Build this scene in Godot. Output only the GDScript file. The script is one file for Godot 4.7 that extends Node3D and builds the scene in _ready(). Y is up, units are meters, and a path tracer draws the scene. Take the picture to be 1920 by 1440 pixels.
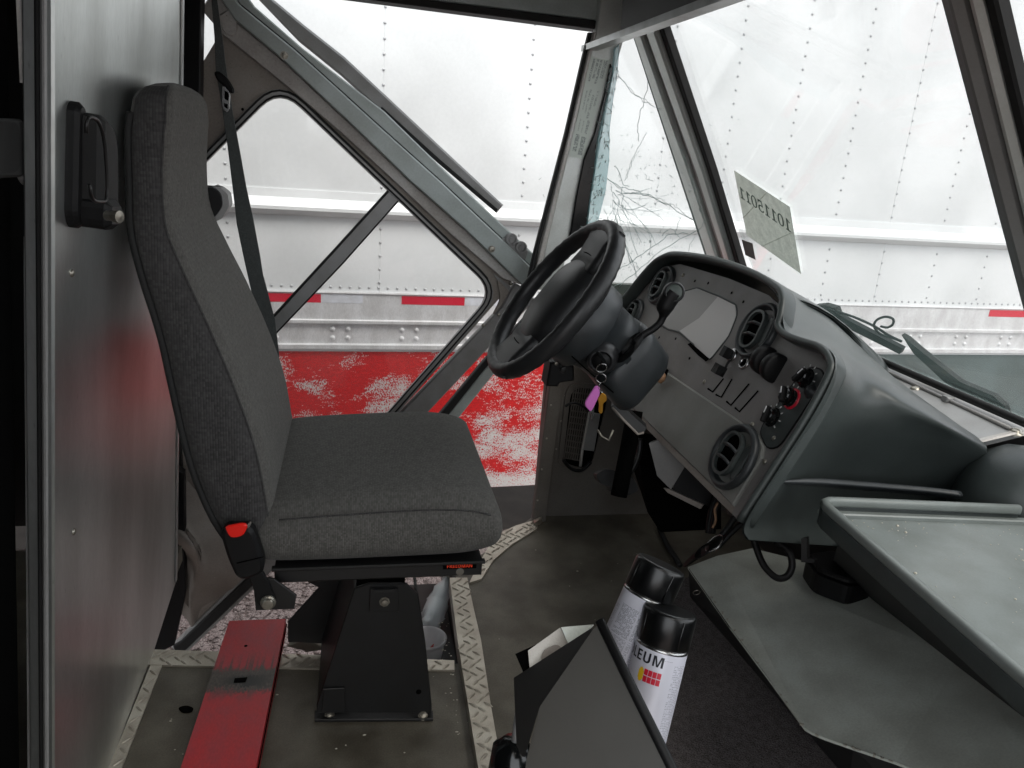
extends Node3D
# A parked step van seen from its passenger doorway: driver seat, dash and windshield, with a white semi-trailer alongside.

var M := {}
var used := {}
var van: Node3D
var rng := RandomNumberGenerator.new()

# ---------------------------------------------------------------- scene nodes
func numbered(called: String) -> String:
	var n: int = used.get(called, 0)
	used[called] = n + 1
	return called if n == 0 else "%s_%03d" % [called, n]

func thing(called: String, label: String, category: String, at := Vector3.ZERO, group := "") -> Node3D:
	var o := Node3D.new()
	o.name = numbered(called)
	add_child(o, true)
	o.position = at
	o.set_meta("label", label)
	o.set_meta("category", category)
	if group != "":
		o.set_meta("group", group)
	return o

# commits a mesh modelled in world coordinates as a part (child of a thing), a sub-part (child of a part) or a thing of its own
func part(called: String, st, mat: Material, parent: Node3D = null, label := "") -> MeshInstance3D:
	var o := MeshInstance3D.new()
	var m: Mesh = st.commit() if st is SurfaceTool else st
	o.mesh = m
	o.material_override = mat
	if parent == null:
		o.name = numbered(called)
		add_child(o, true)
	else:
		o.name = called
		parent.add_child(o, true)
		if not parent is MeshInstance3D:
			o.position = -parent.position
	if label != "":
		o.set_meta("label", label)
	return o

func stuff(o: Node3D) -> Node3D:
	o.set_meta("kind", "stuff")
	return o

func tag(o: Node3D, label: String, category: String, group := "") -> Node3D:
	o.set_meta("label", label)
	o.set_meta("category", category)
	if group != "":
		o.set_meta("group", group)
	return o

# a shared small mesh (bolt, screw) set with its own y axis along nrm
func put(called: String, mesh: Mesh, mat: Material, parent: Node3D, at: Vector3, nrm: Vector3) -> MeshInstance3D:
	var o := part(called, mesh, mat, parent)
	var y := nrm.normalized()
	var x := y.cross(Vector3(0.31, 0.77, 0.55)).normalized()
	o.transform = Transform3D(Basis(x, y, x.cross(y)), at + o.position)
	return o

func scatter(called: String, mesh: Mesh, mat: Material, places: Array, parent: Node3D = null) -> MultiMeshInstance3D:
	var mm := MultiMesh.new()
	mm.transform_format = MultiMesh.TRANSFORM_3D
	mm.mesh = mesh
	mm.instance_count = places.size()
	for i in places.size():
		mm.set_instance_transform(i, places[i])
	var o := MultiMeshInstance3D.new()
	o.multimesh = mm
	o.material_override = mat
	o.set_meta("kind", "stuff")
	if parent == null:
		o.name = numbered(called)
		add_child(o, true)
	else:
		o.name = called
		parent.add_child(o, true)
		if not parent is MeshInstance3D:
			o.position = -parent.position
	return o

# ---------------------------------------------------------------- mesh helpers
func new_st(smooth := true) -> SurfaceTool:
	var st := SurfaceTool.new()
	st.begin(Mesh.PRIMITIVE_TRIANGLES)
	st.set_smooth_group(0 if smooth else -1)
	return st

func tri(st: SurfaceTool, a: Vector3, b: Vector3, c: Vector3, n: Vector3) -> void:
	st.add_vertex(a)
	if (b - a).cross(c - a).dot(n) > 0.0:
		st.add_vertex(c)
		st.add_vertex(b)
	else:
		st.add_vertex(b)
		st.add_vertex(c)

func quad(st: SurfaceTool, a: Vector3, b: Vector3, c: Vector3, d: Vector3, n: Vector3) -> void:
	tri(st, a, b, c, n)
	tri(st, a, c, d, n)

func newell(p: Array) -> Vector3:
	var n := Vector3.ZERO
	for i in p.size():
		var a: Vector3 = p[i]
		var b: Vector3 = p[(i + 1) % p.size()]
		n += Vector3((a.y - b.y) * (a.z + b.z), (a.z - b.z) * (a.x + b.x), (a.x - b.x) * (a.y + b.y))
	return n.normalized()

func centre(p: Array) -> Vector3:
	var c := Vector3.ZERO
	for q in p:
		c += q
	return c / p.size()

func face(st: SurfaceTool, p: Array, n: Vector3) -> void:
	var k := newell(p)
	var ax := k.cross(Vector3(0.3, 0.9, 0.2) if absf(k.y) < 0.9 else Vector3(1, 0.1, 0)).normalized()
	var ay := k.cross(ax)
	var flat := PackedVector2Array()
	for q in p:
		flat.append(Vector2(q.dot(ax), q.dot(ay)))
	var ids := Geometry2D.triangulate_polygon(flat)
	for i in range(0, ids.size(), 3):
		tri(st, p[ids[i]], p[ids[i + 1]], p[ids[i + 2]], n)

func inset(p: Array, c: float) -> Array:
	var k := newell(p)
	var out := []
	var n := p.size()
	for i in n:
		var a: Vector3 = p[(i + n - 1) % n]
		var b: Vector3 = p[i]
		var d: Vector3 = p[(i + 1) % n]
		var e1 := k.cross((b - a).normalized())
		var e2 := k.cross((d - b).normalized())
		var m := (e1 + e2).normalized()
		var s := clampf(1.0 / maxf(m.dot(e1), 0.35), 1.0, 2.5)
		out.append(b + m * c * s)
	return out

# a plate: polygon p pushed out by off, with chamfered rim on the far (off) side
func slab_into(st: SurfaceTool, p: Array, off: Vector3, ch := 0.0015) -> void:
	var nn := off.normalized()
	var L := off.length()
	var c := minf(ch, L * 0.45)
	var top := []
	var mid := []
	var ins := inset(p, c) if c > 0.0 else p
	for i in p.size():
		mid.append(p[i] + nn * (L - c))
		top.append(ins[i] + off)
	var ctr := centre(p)
	face(st, p, -nn)
	face(st, top, nn)
	var k := newell(p)
	for i in p.size():
		var j := (i + 1) % p.size()
		var e: Vector3 = (p[j] - p[i]).cross(k)
		quad(st, p[i], p[j], mid[j], mid[i], e)
		if c > 0.0:
			quad(st, mid[i], mid[j], top[j], top[i], e + nn * e.length())

func slab(p: Array, off: Vector3, ch := 0.0015) -> SurfaceTool:
	var st := new_st(false)
	slab_into(st, p, off, ch)
	st.generate_normals()
	return st

# plate with a hole: outer and inner outlines of equal count
func ring_slab(outer: Array, inner: Array, off: Vector3) -> SurfaceTool:
	var st := new_st(false)
	var n := outer.size()
	var nn := off.normalized()
	for i in n:
		var j := (i + 1) % n
		var a: Vector3 = outer[i]
		var b: Vector3 = outer[j]
		var c: Vector3 = inner[j]
		var d: Vector3 = inner[i]
		quad(st, a + off, b + off, c + off, d + off, nn)
		quad(st, a, b, c, d, -nn)
		var o := (a + b - c - d)
		quad(st, a, b, b + off, a + off, o)
		quad(st, d, c, c + off, d + off, -o)
	st.generate_normals()
	return st

func band(a: Array, b: Array, off: Vector3, ch := 0.002) -> SurfaceTool:
	var st := new_st(false)
	var p := a.duplicate()
	var q := b.duplicate()
	q.reverse()
	p.append_array(q)
	slab_into(st, p, off, ch)
	st.generate_normals()
	return st

func loft_into(st: SurfaceTool, rings: Array, caps := true) -> void:
	for r in rings.size() - 1:
		var A: Array = rings[r]
		var B: Array = rings[r + 1]
		var ca := centre(A)
		var cb := centre(B)
		var n := A.size()
		for i in n:
			var j := (i + 1) % n
			var o: Vector3 = (A[i] + A[j]) * 0.5 - ca + (B[i] + B[j]) * 0.5 - cb
			quad(st, A[i], A[j], B[j], B[i], o)
	if caps:
		for e in [0, rings.size() - 1]:
			var R: Array = rings[e]
			var c := centre(R)
			var away := c - centre(rings[1 if e == 0 else rings.size() - 2])
			for i in R.size():
				tri(st, c, R[i], R[(i + 1) % R.size()], away if away.length() > 1e-6 else newell(R))

func loft(rings: Array, caps := true) -> SurfaceTool:
	var st := new_st(true)
	loft_into(st, rings, caps)
	st.generate_normals()
	return st

func circle(c: Vector3, ax: Vector3, ay: Vector3, r: float, n := 20, ry := -1.0) -> Array:
	var out := []
	for i in n:
		var t := TAU * i / n
		out.append(c + ax * cos(t) * r + ay * sin(t) * (r if ry < 0.0 else ry))
	return out

func axes(n: Vector3) -> Array:
	var y := n.normalized()
	var x := y.cross(Vector3(0.21, 0.1, 0.97) if absf(y.z) < 0.8 else Vector3(0.1, 1, 0)).normalized()
	return [x, y.cross(x).normalized()]

# lathe: profile of (radius, height) along axis n from origin c; a repeated point makes a crisp edge
func lathe_into(st: SurfaceTool, c: Vector3, n: Vector3, prof: Array, seg := 24, flat_r := 1.0) -> void:
	var a := axes(n)
	var y := n.normalized()
	var rings := []
	for q in prof:
		rings.append(circle(c + y * q[1], a[0], a[1], maxf(q[0], 0.0001), seg, maxf(q[0], 0.0001) * flat_r))
	for r in rings.size() - 1:
		var A: Array = rings[r]
		var B: Array = rings[r + 1]
		var dr: float = prof[r + 1][0] - prof[r][0]
		var dh: float = prof[r + 1][1] - prof[r][1]
		for i in seg:
			var j := (i + 1) % seg
			var rad: Vector3 = ((A[i] + B[i]) * 0.5 - c)
			rad = (rad - y * rad.dot(y)).normalized()
			quad(st, A[i], A[j], B[j], B[i], rad * dh - y * dr)

func lathe(c: Vector3, n: Vector3, prof: Array, seg := 24, smooth := true) -> SurfaceTool:
	var st := new_st(smooth)
	lathe_into(st, c, n, prof, seg)
	st.generate_normals()
	return st

func spline(p: Array, sub: int) -> Array:
	var out := []
	for i in p.size() - 1:
		var a: Vector3 = p[maxi(i - 1, 0)]
		var b: Vector3 = p[i]
		var c: Vector3 = p[i + 1]
		var d: Vector3 = p[mini(i + 2, p.size() - 1)]
		for k in sub:
			out.append(b.cubic_interpolate(c, a, d, float(k) / sub))
	out.append(p[-1])
	return out

# tube along a path; r is a number or one radius per point; flat squashes it along up
func tube_into(st: SurfaceTool, path: Array, r, seg := 10, closed := false) -> void:
	var rings := []
	var n := path.size()
	var up := Vector3(0.13, 0.31, 0.94)
	var last_x := Vector3.ZERO
	for i in n:
		var a: Vector3 = path[(i - 1 + n) % n] if closed else path[maxi(i - 1, 0)]
		var b: Vector3 = path[(i + 1) % n] if closed else path[mini(i + 1, n - 1)]
		var t := (b - a).normalized()
		var x := t.cross(up).normalized() if last_x == Vector3.ZERO else (last_x - t * last_x.dot(t)).normalized()
		last_x = x
		rings.append(circle(path[i], x, t.cross(x), r[i] if r is Array else r, seg))
	if closed:
		var best := 0
		var bd := 1e9
		for k in seg:
			var d: float = rings[-1][0].distance_to(rings[0][k])
			if d < bd:
				bd = d
				best = k
		var turned := []
		for k in seg:
			turned.append(rings[0][(k + best) % seg])
		rings.append(turned)
	loft_into(st, rings, not closed)

func tube(path: Array, r, seg := 10, closed := false) -> SurfaceTool:
	var st := new_st(true)
	tube_into(st, path, r, seg, closed)
	st.generate_normals()
	return st

func box_into(st: SurfaceTool, c: Vector3, size: Vector3, b := Basis(), ch := 0.002) -> void:
	var h := size * 0.5
	var p := [c + b * Vector3(-h.x, -h.y, -h.z), c + b * Vector3(h.x, -h.y, -h.z), c + b * Vector3(h.x, h.y, -h.z), c + b * Vector3(-h.x, h.y, -h.z)]
	slab_into(st, p, b * Vector3(0, 0, size.z), ch)

func box(c: Vector3, size: Vector3, b := Basis(), ch := 0.002) -> SurfaceTool:
	var st := new_st(false)
	box_into(st, c, size, b, ch)
	st.generate_normals()
	return st

# smooth sheet through rows of points (splined both ways), given a little thickness against n
func patch(rows: Array, sub: int, n: Vector3, thick := 0.004) -> SurfaceTool:
	var fine := []
	for r in rows:
		fine.append(spline(r, sub))
	var cols := []
	for i in fine[0].size():
		var col := []
		for r in fine:
			col.append(r[i])
		cols.append(spline(col, sub))
	var st := new_st(true)
	for s in [0.0, -thick]:
		for i in cols.size() - 1:
			for j in cols[0].size() - 1:
				var d: Vector3 = n * s
				quad(st, cols[i][j] + d, cols[i + 1][j] + d, cols[i + 1][j + 1] + d, cols[i][j + 1] + d, n if s == 0.0 else -n)
	st.generate_normals()
	return st

# rounded-rectangle ring round c with half extents hx along ax, hy along ay
func rrect(c: Vector3, ax: Vector3, ay: Vector3, hx: float, hy: float, r: float, per := 5) -> Array:
	var out := []
	r = minf(r, minf(hx, hy) * 0.98)
	for q in 4:
		var sx: float = [1, -1, -1, 1][q]
		var sy: float = [1, 1, -1, -1][q]
		for k in per:
			var t := (q + float(k) / (per - 1)) * PI / 2
			out.append(c + ax * (sx * (hx - r) + cos(t) * r) + ay * (sy * (hy - r) + sin(t) * r))
	return out

# rounds the corners of an outline
func rounded(p: Array, r: float, per := 5) -> Array:
	var out := []
	var n := p.size()
	for i in n:
		var b: Vector3 = p[i]
		var da: Vector3 = p[(i + n - 1) % n] - b
		var dc: Vector3 = p[(i + 1) % n] - b
		var k := minf(r, minf(da.length(), dc.length()) * 0.48)
		var s := b + da.normalized() * k
		var e := b + dc.normalized() * k
		for j in per:
			var t := float(j) / (per - 1)
			out.append(s.lerp(b, t).lerp(b.lerp(e, t), t))
	return out

# ---------------------------------------------------------------- textures
func field(size: int, s: int, freq: float, oct := 4, kind := FastNoiseLite.TYPE_SIMPLEX_SMOOTH) -> PackedByteArray:
	var n := FastNoiseLite.new()
	n.seed = s
	n.frequency = freq
	n.noise_type = kind
	n.fractal_octaves = oct
	var im := n.get_seamless_image(size, size)
	im.convert(Image.FORMAT_L8)
	return im.get_data()

func image_rgb(w: int, h: int, data: PackedByteArray) -> ImageTexture:
	return ImageTexture.create_from_image(Image.create_from_data(w, h, false, Image.FORMAT_RGB8, data))

# two tones blended by blotchy noise, with fine grain and sparse specks
func tone_tex(size: int, s: int, a: Color, b: Color, freq := 0.01, grain := 0.06, specks := 0.0, speck := Color.WHITE) -> ImageTexture:
	var f := field(size, s, freq, 5)
	var g := field(size, s + 7, 0.18, 2)
	var r := RandomNumberGenerator.new()
	r.seed = s
	var d := PackedByteArray()
	d.resize(size * size * 3)
	for i in size * size:
		var t := clampf((f[i] / 255.0 - 0.5) * 1.5 + 0.5, 0.0, 1.0)
		var k := 1.0 + (g[i] / 255.0 - 0.5) * 2.0 * grain + (r.randf() - 0.5) * grain
		var c := a.lerp(b, t)
		if specks > 0.0 and r.randf() < specks:
			c = c.lerp(speck, r.randf_range(0.3, 0.9))
		d[i * 3] = int(clampf(c.r * k, 0, 1) * 255)
		d[i * 3 + 1] = int(clampf(c.g * k, 0, 1) * 255)
		d[i * 3 + 2] = int(clampf(c.b * k, 0, 1) * 255)
	return image_rgb(size, size, d)

func grey_tex(size: int, s: int, freq: float, oct := 3, kind := FastNoiseLite.TYPE_SIMPLEX_SMOOTH) -> ImageTexture:
	return ImageTexture.create_from_image(Image.create_from_data(size, size, false, Image.FORMAT_L8, field(size, s, freq, oct, kind)))

func mat(c: Color, rough := 0.6, metal := 0.0, spec := 0.5) -> StandardMaterial3D:
	var m := StandardMaterial3D.new()
	m.albedo_color = c
	m.roughness = rough
	m.metallic = metal
	m.metallic_specular = spec
	return m

func textured(c: Color, tex: Texture2D, scale: Vector3, rough := 0.6, metal := 0.0, bump: Texture2D = null, bump_cm := 0.02, spec := 0.5) -> StandardMaterial3D:
	var m := mat(c, rough, metal, spec)
	m.albedo_texture = tex
	m.uv1_triplanar = true
	m.uv1_world_triplanar = true
	m.uv1_scale = scale
	if bump:
		m.heightmap_enabled = true
		m.heightmap_texture = bump
		m.heightmap_scale = bump_cm
	return m

func uv_quad(st: SurfaceTool, p: Array, uv: Array, n: Vector3) -> void:
	for t in [[0, 1, 2], [0, 2, 3]]:
		var o: Array = t
		if (p[o[1]] - p[o[0]]).cross(p[o[2]] - p[o[0]]).dot(n) > 0.0:
			o = [t[0], t[2], t[1]]
		for i in o:
			st.set_uv(uv[i])
			st.add_vertex(p[i])

func weave_tex() -> Array:
	var size := 512
	var cells := 64
	var d := PackedByteArray()
	d.resize(size * size * 3)
	var hgt := PackedByteArray()
	hgt.resize(size * size)
	var f := field(size, 91, 0.012, 4)
	var r := RandomNumberGenerator.new()
	r.seed = 5
	var shade := []
	for i in cells * cells:
		shade.append(r.randf_range(0.80, 1.0))
	for y in size:
		for x in size:
			var cx := x * cells / size
			var cy := y * cells / size
			var u := fmod(float(x) * cells / size, 1.0)
			var v := fmod(float(y) * cells / size, 1.0)
			var h := sin(PI * u) * (0.7 + 0.3 * sin(PI * v))
			var t: float = shade[cy * cells + cx] * (0.88 + 0.12 * sin(PI * u)) * (0.95 + 0.1 * f[y * size + x] / 255.0)
			var i := y * size + x
			d[i * 3] = int(clampf(t * 1.0, 0, 1) * 255)
			d[i * 3 + 1] = int(clampf(t * 0.995, 0, 1) * 255)
			d[i * 3 + 2] = int(clampf(t * 0.985, 0, 1) * 255)
			hgt[i] = int(clampf(h, 0, 1) * 255)
	return [image_rgb(size, size, d), ImageTexture.create_from_image(Image.create_from_data(size, size, false, Image.FORMAT_L8, hgt))]

# peeling red paint over white: red where the film still holds
func peel_tex(w: int, h: int) -> ImageTexture:
	var lo := field(512, 31, 0.011, 4)
	var mid := field(512, 32, 0.05, 4)
	var hi := field(512, 33, 0.15, 3)
	var r := RandomNumberGenerator.new()
	r.seed = 12
	var d := PackedByteArray()
	d.resize(w * h * 3)
	for y in h:
		var v := float(y) / h
		for x in w:
			var a := lo[(y % 512) * 512 + ((x * 2 / 3) % 512)] / 255.0
			var b := mid[((y * 3) % 512) * 512 + (x % 512)] / 255.0
			var c := hi[(y % 512) * 512 + ((x * 2) % 512)] / 255.0
			var p := (a - 0.5) * 2.3 + (b - 0.5) * 1.0 + smoothstep(0.12, 0.8, v) * 0.5 + smoothstep(0.6, 0.85, float(x) / w) * 0.14 - 0.19
			p -= smoothstep(0.12, 0.0, v) * 0.5
			var white := clampf((c - 0.5) * 2.4 + 0.5, 0.0, 1.0) * 0.62 + r.randf() * 0.38 < 0.40 + p * 0.46 and p > -0.2
			var edge := 0.925 + (b - 0.5) * 0.05
			if v > edge:
				white = c > 0.22
			var k := 0.9 + 0.2 * b
			var col := Color(0.80, 0.78, 0.77) * (0.85 + 0.2 * c) if white else Color(0.76, 0.075, 0.085) * k
			if not white and c > 0.62:
				col = col.lerp(Color(0.55, 0.12, 0.14), 0.5)
			var i := (y * w + x) * 3
			d[i] = int(clampf(col.r, 0, 1) * 255)
			d[i + 1] = int(clampf(col.g, 0, 1) * 255)
			d[i + 2] = int(clampf(col.b, 0, 1) * 255)
	return image_rgb(w, h, d)

# red paint on the plank, worn to grimy metal across a band
func plank_tex() -> ImageTexture:
	var w := 256
	var h := 512
	var lo := field(512, 41, 0.012, 4)
	var hi := field(512, 42, 0.09, 3)
	var d := PackedByteArray()
	d.resize(w * h * 3)
	for y in h:
		var v := float(y) / h
		for x in w:
			var a := lo[y * 512 + x] / 255.0
			var b := hi[y * 512 + x] / 255.0
			var col := Color(0.70, 0.14, 0.17).lerp(Color(0.62, 0.20, 0.23), a)
			col = col * (0.93 + 0.14 * b)
			var e := (b - 0.5) * 0.03 + (a - 0.5) * 0.05
			var worn := smoothstep(0.325, 0.36, v + e) * smoothstep(0.50, 0.455, v + e)
			var drip := smoothstep(0.22, 0.34, v) * smoothstep(0.36, 0.33, v) * smoothstep(0.5, 0.72, lo[30 * 512 + (x * 3) % 512] / 255.0) * 0.7
			var below := smoothstep(0.56, 0.46, v) * smoothstep(0.44, 0.47, v) * smoothstep(0.4, 0.7, a) * 0.6
			col = col.lerp(Color(0.27, 0.245, 0.22) * (0.75 + 0.5 * b), clampf(worn + drip + below, 0, 1))
			var soot := worn * smoothstep(0.5, 0.0, absf(float(x) / w - 0.55)) * smoothstep(0.02, 0.0, absf(v - 0.42 + e) - 0.02)
			col = col.lerp(Color(0.05, 0.05, 0.05), clampf(soot, 0, 1) * 0.9)
			var i := (y * w + x) * 3
			d[i] = int(clampf(col.r, 0, 1) * 255)
			d[i + 1] = int(clampf(col.g, 0, 1) * 255)
			d[i + 2] = int(clampf(col.b, 0, 1) * 255)
	return image_rgb(w, h, d)

# rows of small illegible print, as on a data sticker
func print_tex(w: int, h: int, ground: Color, ink: Color, blocks: Array, s: int) -> ImageTexture:
	var r := RandomNumberGenerator.new()
	r.seed = s
	var im := Image.create(w, h, false, Image.FORMAT_RGB8)
	im.fill(ground)
	for b in blocks:
		var y: int = b[1]
		while y < b[3]:
			var x: int = b[0]
			while x < b[2]:
				var k := r.randi_range(2, 9)
				if r.randf() < 0.78:
					im.fill_rect(Rect2i(x, y, mini(k, b[2] - x), b[5]), ground.lerp(ink, r.randf_range(0.80, 1.0)))
				x += k + r.randi_range(1, 3)
			y += b[4]
	return ImageTexture.create_from_image(im)

func build_materials() -> void:
	var grime := tone_tex(512, 3, Color(0.90, 0.895, 0.885), Color(1, 1, 1), 0.008, 0.03, 0.0012, Color(0.95, 0.95, 0.92))
	var dirty := tone_tex(512, 4, Color(0.86, 0.84, 0.82), Color(1, 0.995, 0.98), 0.007, 0.05, 0.003, Color(0.45, 0.43, 0.4))
	var fine := grey_tex(256, 8, 0.22, 2)
	var soft := grey_tex(512, 9, 0.02, 4)
	var wv := weave_tex()
	M.grime = grime
	M.soft = soft
	M.bulk = textured(Color(0.82, 0.835, 0.83), tone_tex(512, 6, Color(0.83, 0.83, 0.825), Color(1, 1, 1), 0.006, 0.03, 0.001, Color(0.6, 0.6, 0.6)), Vector3(1.5, 0.4, 1.5), 0.33, 0.9)
	M.alu = textured(Color(0.72, 0.73, 0.73), grime, Vector3(3, 3, 3), 0.38, 0.75)
	M.post = textured(Color(0.78, 0.795, 0.785), grime, Vector3(1.5, 1.5, 1.5), 0.36, 0.35)
	M.post_dark = textured(Color(0.50, 0.495, 0.49), grime, Vector3(1.5, 1.5, 1.5), 0.42, 0.2)
	M.kick = textured(Color(0.37, 0.355, 0.34), dirty, Vector3(1.4, 1.4, 1.4), 0.55)
	M.paint = textured(Color(0.68, 0.715, 0.71), grime, Vector3(1.3, 1.3, 1.3), 0.42, 0.25)
	M.paint_pale = textured(Color(0.74, 0.735, 0.73), dirty, Vector3(1.1, 1.1, 1.1), 0.5, 0.2)
	M.paint_brown = textured(Color(0.58, 0.555, 0.535), dirty, Vector3(1.4, 1.4, 1.4), 0.55, 0.1)
	M.frame = textured(Color(0.57, 0.57, 0.57), grime, Vector3(2, 2, 2), 0.45, 0.3)
	M.panel = textured(Color(0.50, 0.49, 0.485), grime, Vector3(2.2, 2.2, 2.2), 0.5, 0.0, fine, 0.012)
	M.panel_low = textured(Color(0.48, 0.485, 0.47), grime, Vector3(2, 2, 2), 0.5, 0.0, fine, 0.012)
	M.plastic = textured(Color(0.235, 0.258, 0.255), tone_tex(512, 18, Color(0.88, 0.88, 0.88), Color(1, 1, 1), 0.006, 0.04, 0.0006, Color(1, 1, 1)), Vector3(2.6, 2.6, 2.6), 0.42, 0.0, fine, 0.015)
	M.wheel = textured(Color(0.135, 0.138, 0.145), grime, Vector3(5, 5, 5), 0.42, 0.0, fine, 0.01)
	M.shroud = textured(Color(0.18, 0.195, 0.205), grime, Vector3(4, 4, 4), 0.42, 0.0, fine, 0.012)
	M.black = textured(Color(0.075, 0.075, 0.08), grime, Vector3(3, 3, 3), 0.5, 0.0, null, 0.02, 0.35)
	M.cap = mat(Color(0.03, 0.032, 0.036), 0.3)
	M.gloss = mat(Color(0.055, 0.06, 0.062), 0.16)
	M.dull_black = mat(Color(0.09, 0.09, 0.09), 0.7)  # plain dull near-black
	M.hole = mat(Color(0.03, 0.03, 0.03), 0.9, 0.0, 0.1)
	M.rubber = textured(Color(0.085, 0.085, 0.085), grime, Vector3(4, 4, 4), 0.75)
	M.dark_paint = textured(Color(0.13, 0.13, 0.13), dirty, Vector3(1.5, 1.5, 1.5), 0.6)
	M.steel_black = textured(Color(0.095, 0.095, 0.10), dirty, Vector3(3, 3, 3), 0.45, 0.1)
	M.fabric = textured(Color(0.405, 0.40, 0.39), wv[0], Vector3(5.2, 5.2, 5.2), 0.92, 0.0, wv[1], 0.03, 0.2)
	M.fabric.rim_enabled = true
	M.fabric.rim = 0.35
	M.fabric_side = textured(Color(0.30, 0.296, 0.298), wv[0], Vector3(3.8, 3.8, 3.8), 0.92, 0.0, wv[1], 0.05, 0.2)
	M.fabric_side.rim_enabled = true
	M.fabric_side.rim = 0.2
	M.webbing = textured(Color(0.33, 0.35, 0.35), wv[0], Vector3(9, 9, 9), 0.7)
	M.floor = textured(Color(0.385, 0.37, 0.345), tone_tex(1024, 14, Color(0.74, 0.72, 0.67), Color(0.98, 0.97, 0.93), 0.006, 0.10, 0.0016, Color(1, 1, 0.95)), Vector3(1.1, 1.1, 1.1), 0.55, 0.0, soft, 0.05)
	M.carpet = textured(Color(0.43, 0.415, 0.415), tone_tex(512, 15, Color(0.78, 0.76, 0.76), Color(0.98, 0.96, 0.95), 0.03, 0.45, 0.03, Color(0.3, 0.3, 0.3)), Vector3(3, 3, 3), 0.98, 0.0, fine, 0.25, 0.1)
	M.tread = textured(Color(0.74, 0.72, 0.68), dirty, Vector3(3, 3, 3), 0.4, 0.6)
	M.tray = textured(Color(0.45, 0.475, 0.468), grime, Vector3(2.2, 2.2, 2.2), 0.36, 0.0, soft, 0.02)
	M.cover = textured(Color(0.83, 0.85, 0.825), tone_tex(512, 17, Color(0.86, 0.85, 0.83), Color(1, 0.995, 0.98), 0.006, 0.05, 0.003, Color(1, 1, 1)), Vector3(1.6, 1.6, 1.6), 0.5)
	M.chrome = mat(Color(0.66, 0.66, 0.66), 0.25, 1.0)
	M.bolt = textured(Color(0.62, 0.61, 0.58), dirty, Vector3(20, 20, 20), 0.35, 0.8)
	M.trailer = textured(Color(0.85, 0.857, 0.86), tone_tex(512, 21, Color(0.93, 0.93, 0.93), Color(1, 1, 1), 0.006, 0.012), Vector3(0.5, 0.5, 0.5), 0.3)
	M.rail = textured(Color(0.85, 0.85, 0.855), tone_tex(512, 22, Color(0.90, 0.895, 0.89), Color(1, 1, 1), 0.02, 0.05), Vector3(1.2, 0.5, 1.2), 0.42, 0.25)
	M.rivet = mat(Color(0.68, 0.685, 0.69), 0.4, 0.15)
	M.tape_red = mat(Color(0.76, 0.10, 0.20), 0.35)
	M.tape_white = textured(Color(0.82, 0.83, 0.86), grime, Vector3(3, 3, 3), 0.35)
	M.grey_skirt = textured(Color(0.31, 0.345, 0.35), dirty, Vector3(0.9, 0.9, 0.9), 0.6)
	M.gravel = textured(Color(0.66, 0.62, 0.61), tone_tex(512, 23, Color(0.45, 0.42, 0.41), Color(1, 0.97, 0.95), 0.09, 0.5, 0.1, Color(1, 0.98, 0.96)), Vector3(2.2, 2.2, 2.2), 0.95, 0.0, fine, 0.25)
	M.stone = textured(Color(0.72, 0.68, 0.67), tone_tex(256, 24, Color(0.5, 0.46, 0.46), Color(1, 0.98, 0.96), 0.05, 0.3), Vector3(9, 9, 9), 0.95)
	M.darkened_ground = textured(Color(0.25, 0.22, 0.20), dirty, Vector3(1.5, 1.5, 1.5), 0.95)
	M.box_dark = textured(Color(0.235, 0.228, 0.212), grime, Vector3(3, 3, 3), 0.5)
	M.red_key = mat(Color(0.77, 0.42, 0.72), 0.4)
	M.brass = mat(Color(0.78, 0.56, 0.20), 0.35, 0.8)
	M.orange = mat(Color(0.93, 0.25, 0.10), 0.5)
	M.button = mat(Color(0.92, 0.10, 0.04), 0.4)
	M.cup = mat(Color(0.92, 0.92, 0.93), 0.5)
	M.cup.backlight_enabled = true
	M.cup.backlight = Color(0.8, 0.8, 0.8)
	M.white_paint = textured(Color(0.80, 0.79, 0.77), dirty, Vector3(5, 5, 5), 0.6)
	M.reflection_and_marks = mat(Color(0.80, 0.795, 0.79), 0.28)  # pale half of the painted gauge reflection; dial marks share it
	M.mid_reflection = mat(Color(0.63, 0.625, 0.62), 0.3)  # duller half of the painted gauge reflection
	M.debris = mat(Color(0.70, 0.68, 0.63), 0.8)
	M.copper = mat(Color(0.55, 0.42, 0.31), 0.5)
	M.glass = mat(Color(0.72, 0.83, 0.815, 0.12), 0.02, 0.0, 0.4)
	M.glass.transparency = BaseMaterial3D.TRANSPARENCY_ALPHA
	M.glass_door = mat(Color(0.9, 0.92, 0.92, 0.03), 0.02, 0.0, 0.3)
	M.glass_door.transparency = BaseMaterial3D.TRANSPARENCY_ALPHA
	M.glass_thick = mat(Color(0.62, 0.80, 0.82, 0.45), 0.1)
	M.glass_thick.transparency = BaseMaterial3D.TRANSPARENCY_ALPHA
	M.crack = mat(Color(0.50, 0.57, 0.56), 0.4)
	M.clear = mat(Color(0.92, 0.95, 0.96, 0.45), 0.1)
	M.clear.transparency = BaseMaterial3D.TRANSPARENCY_ALPHA

var bolt_m: Mesh
var rivet_m: Mesh
var screw_m: Mesh
var dome_m: Mesh
var dot_m: Mesh

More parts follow.
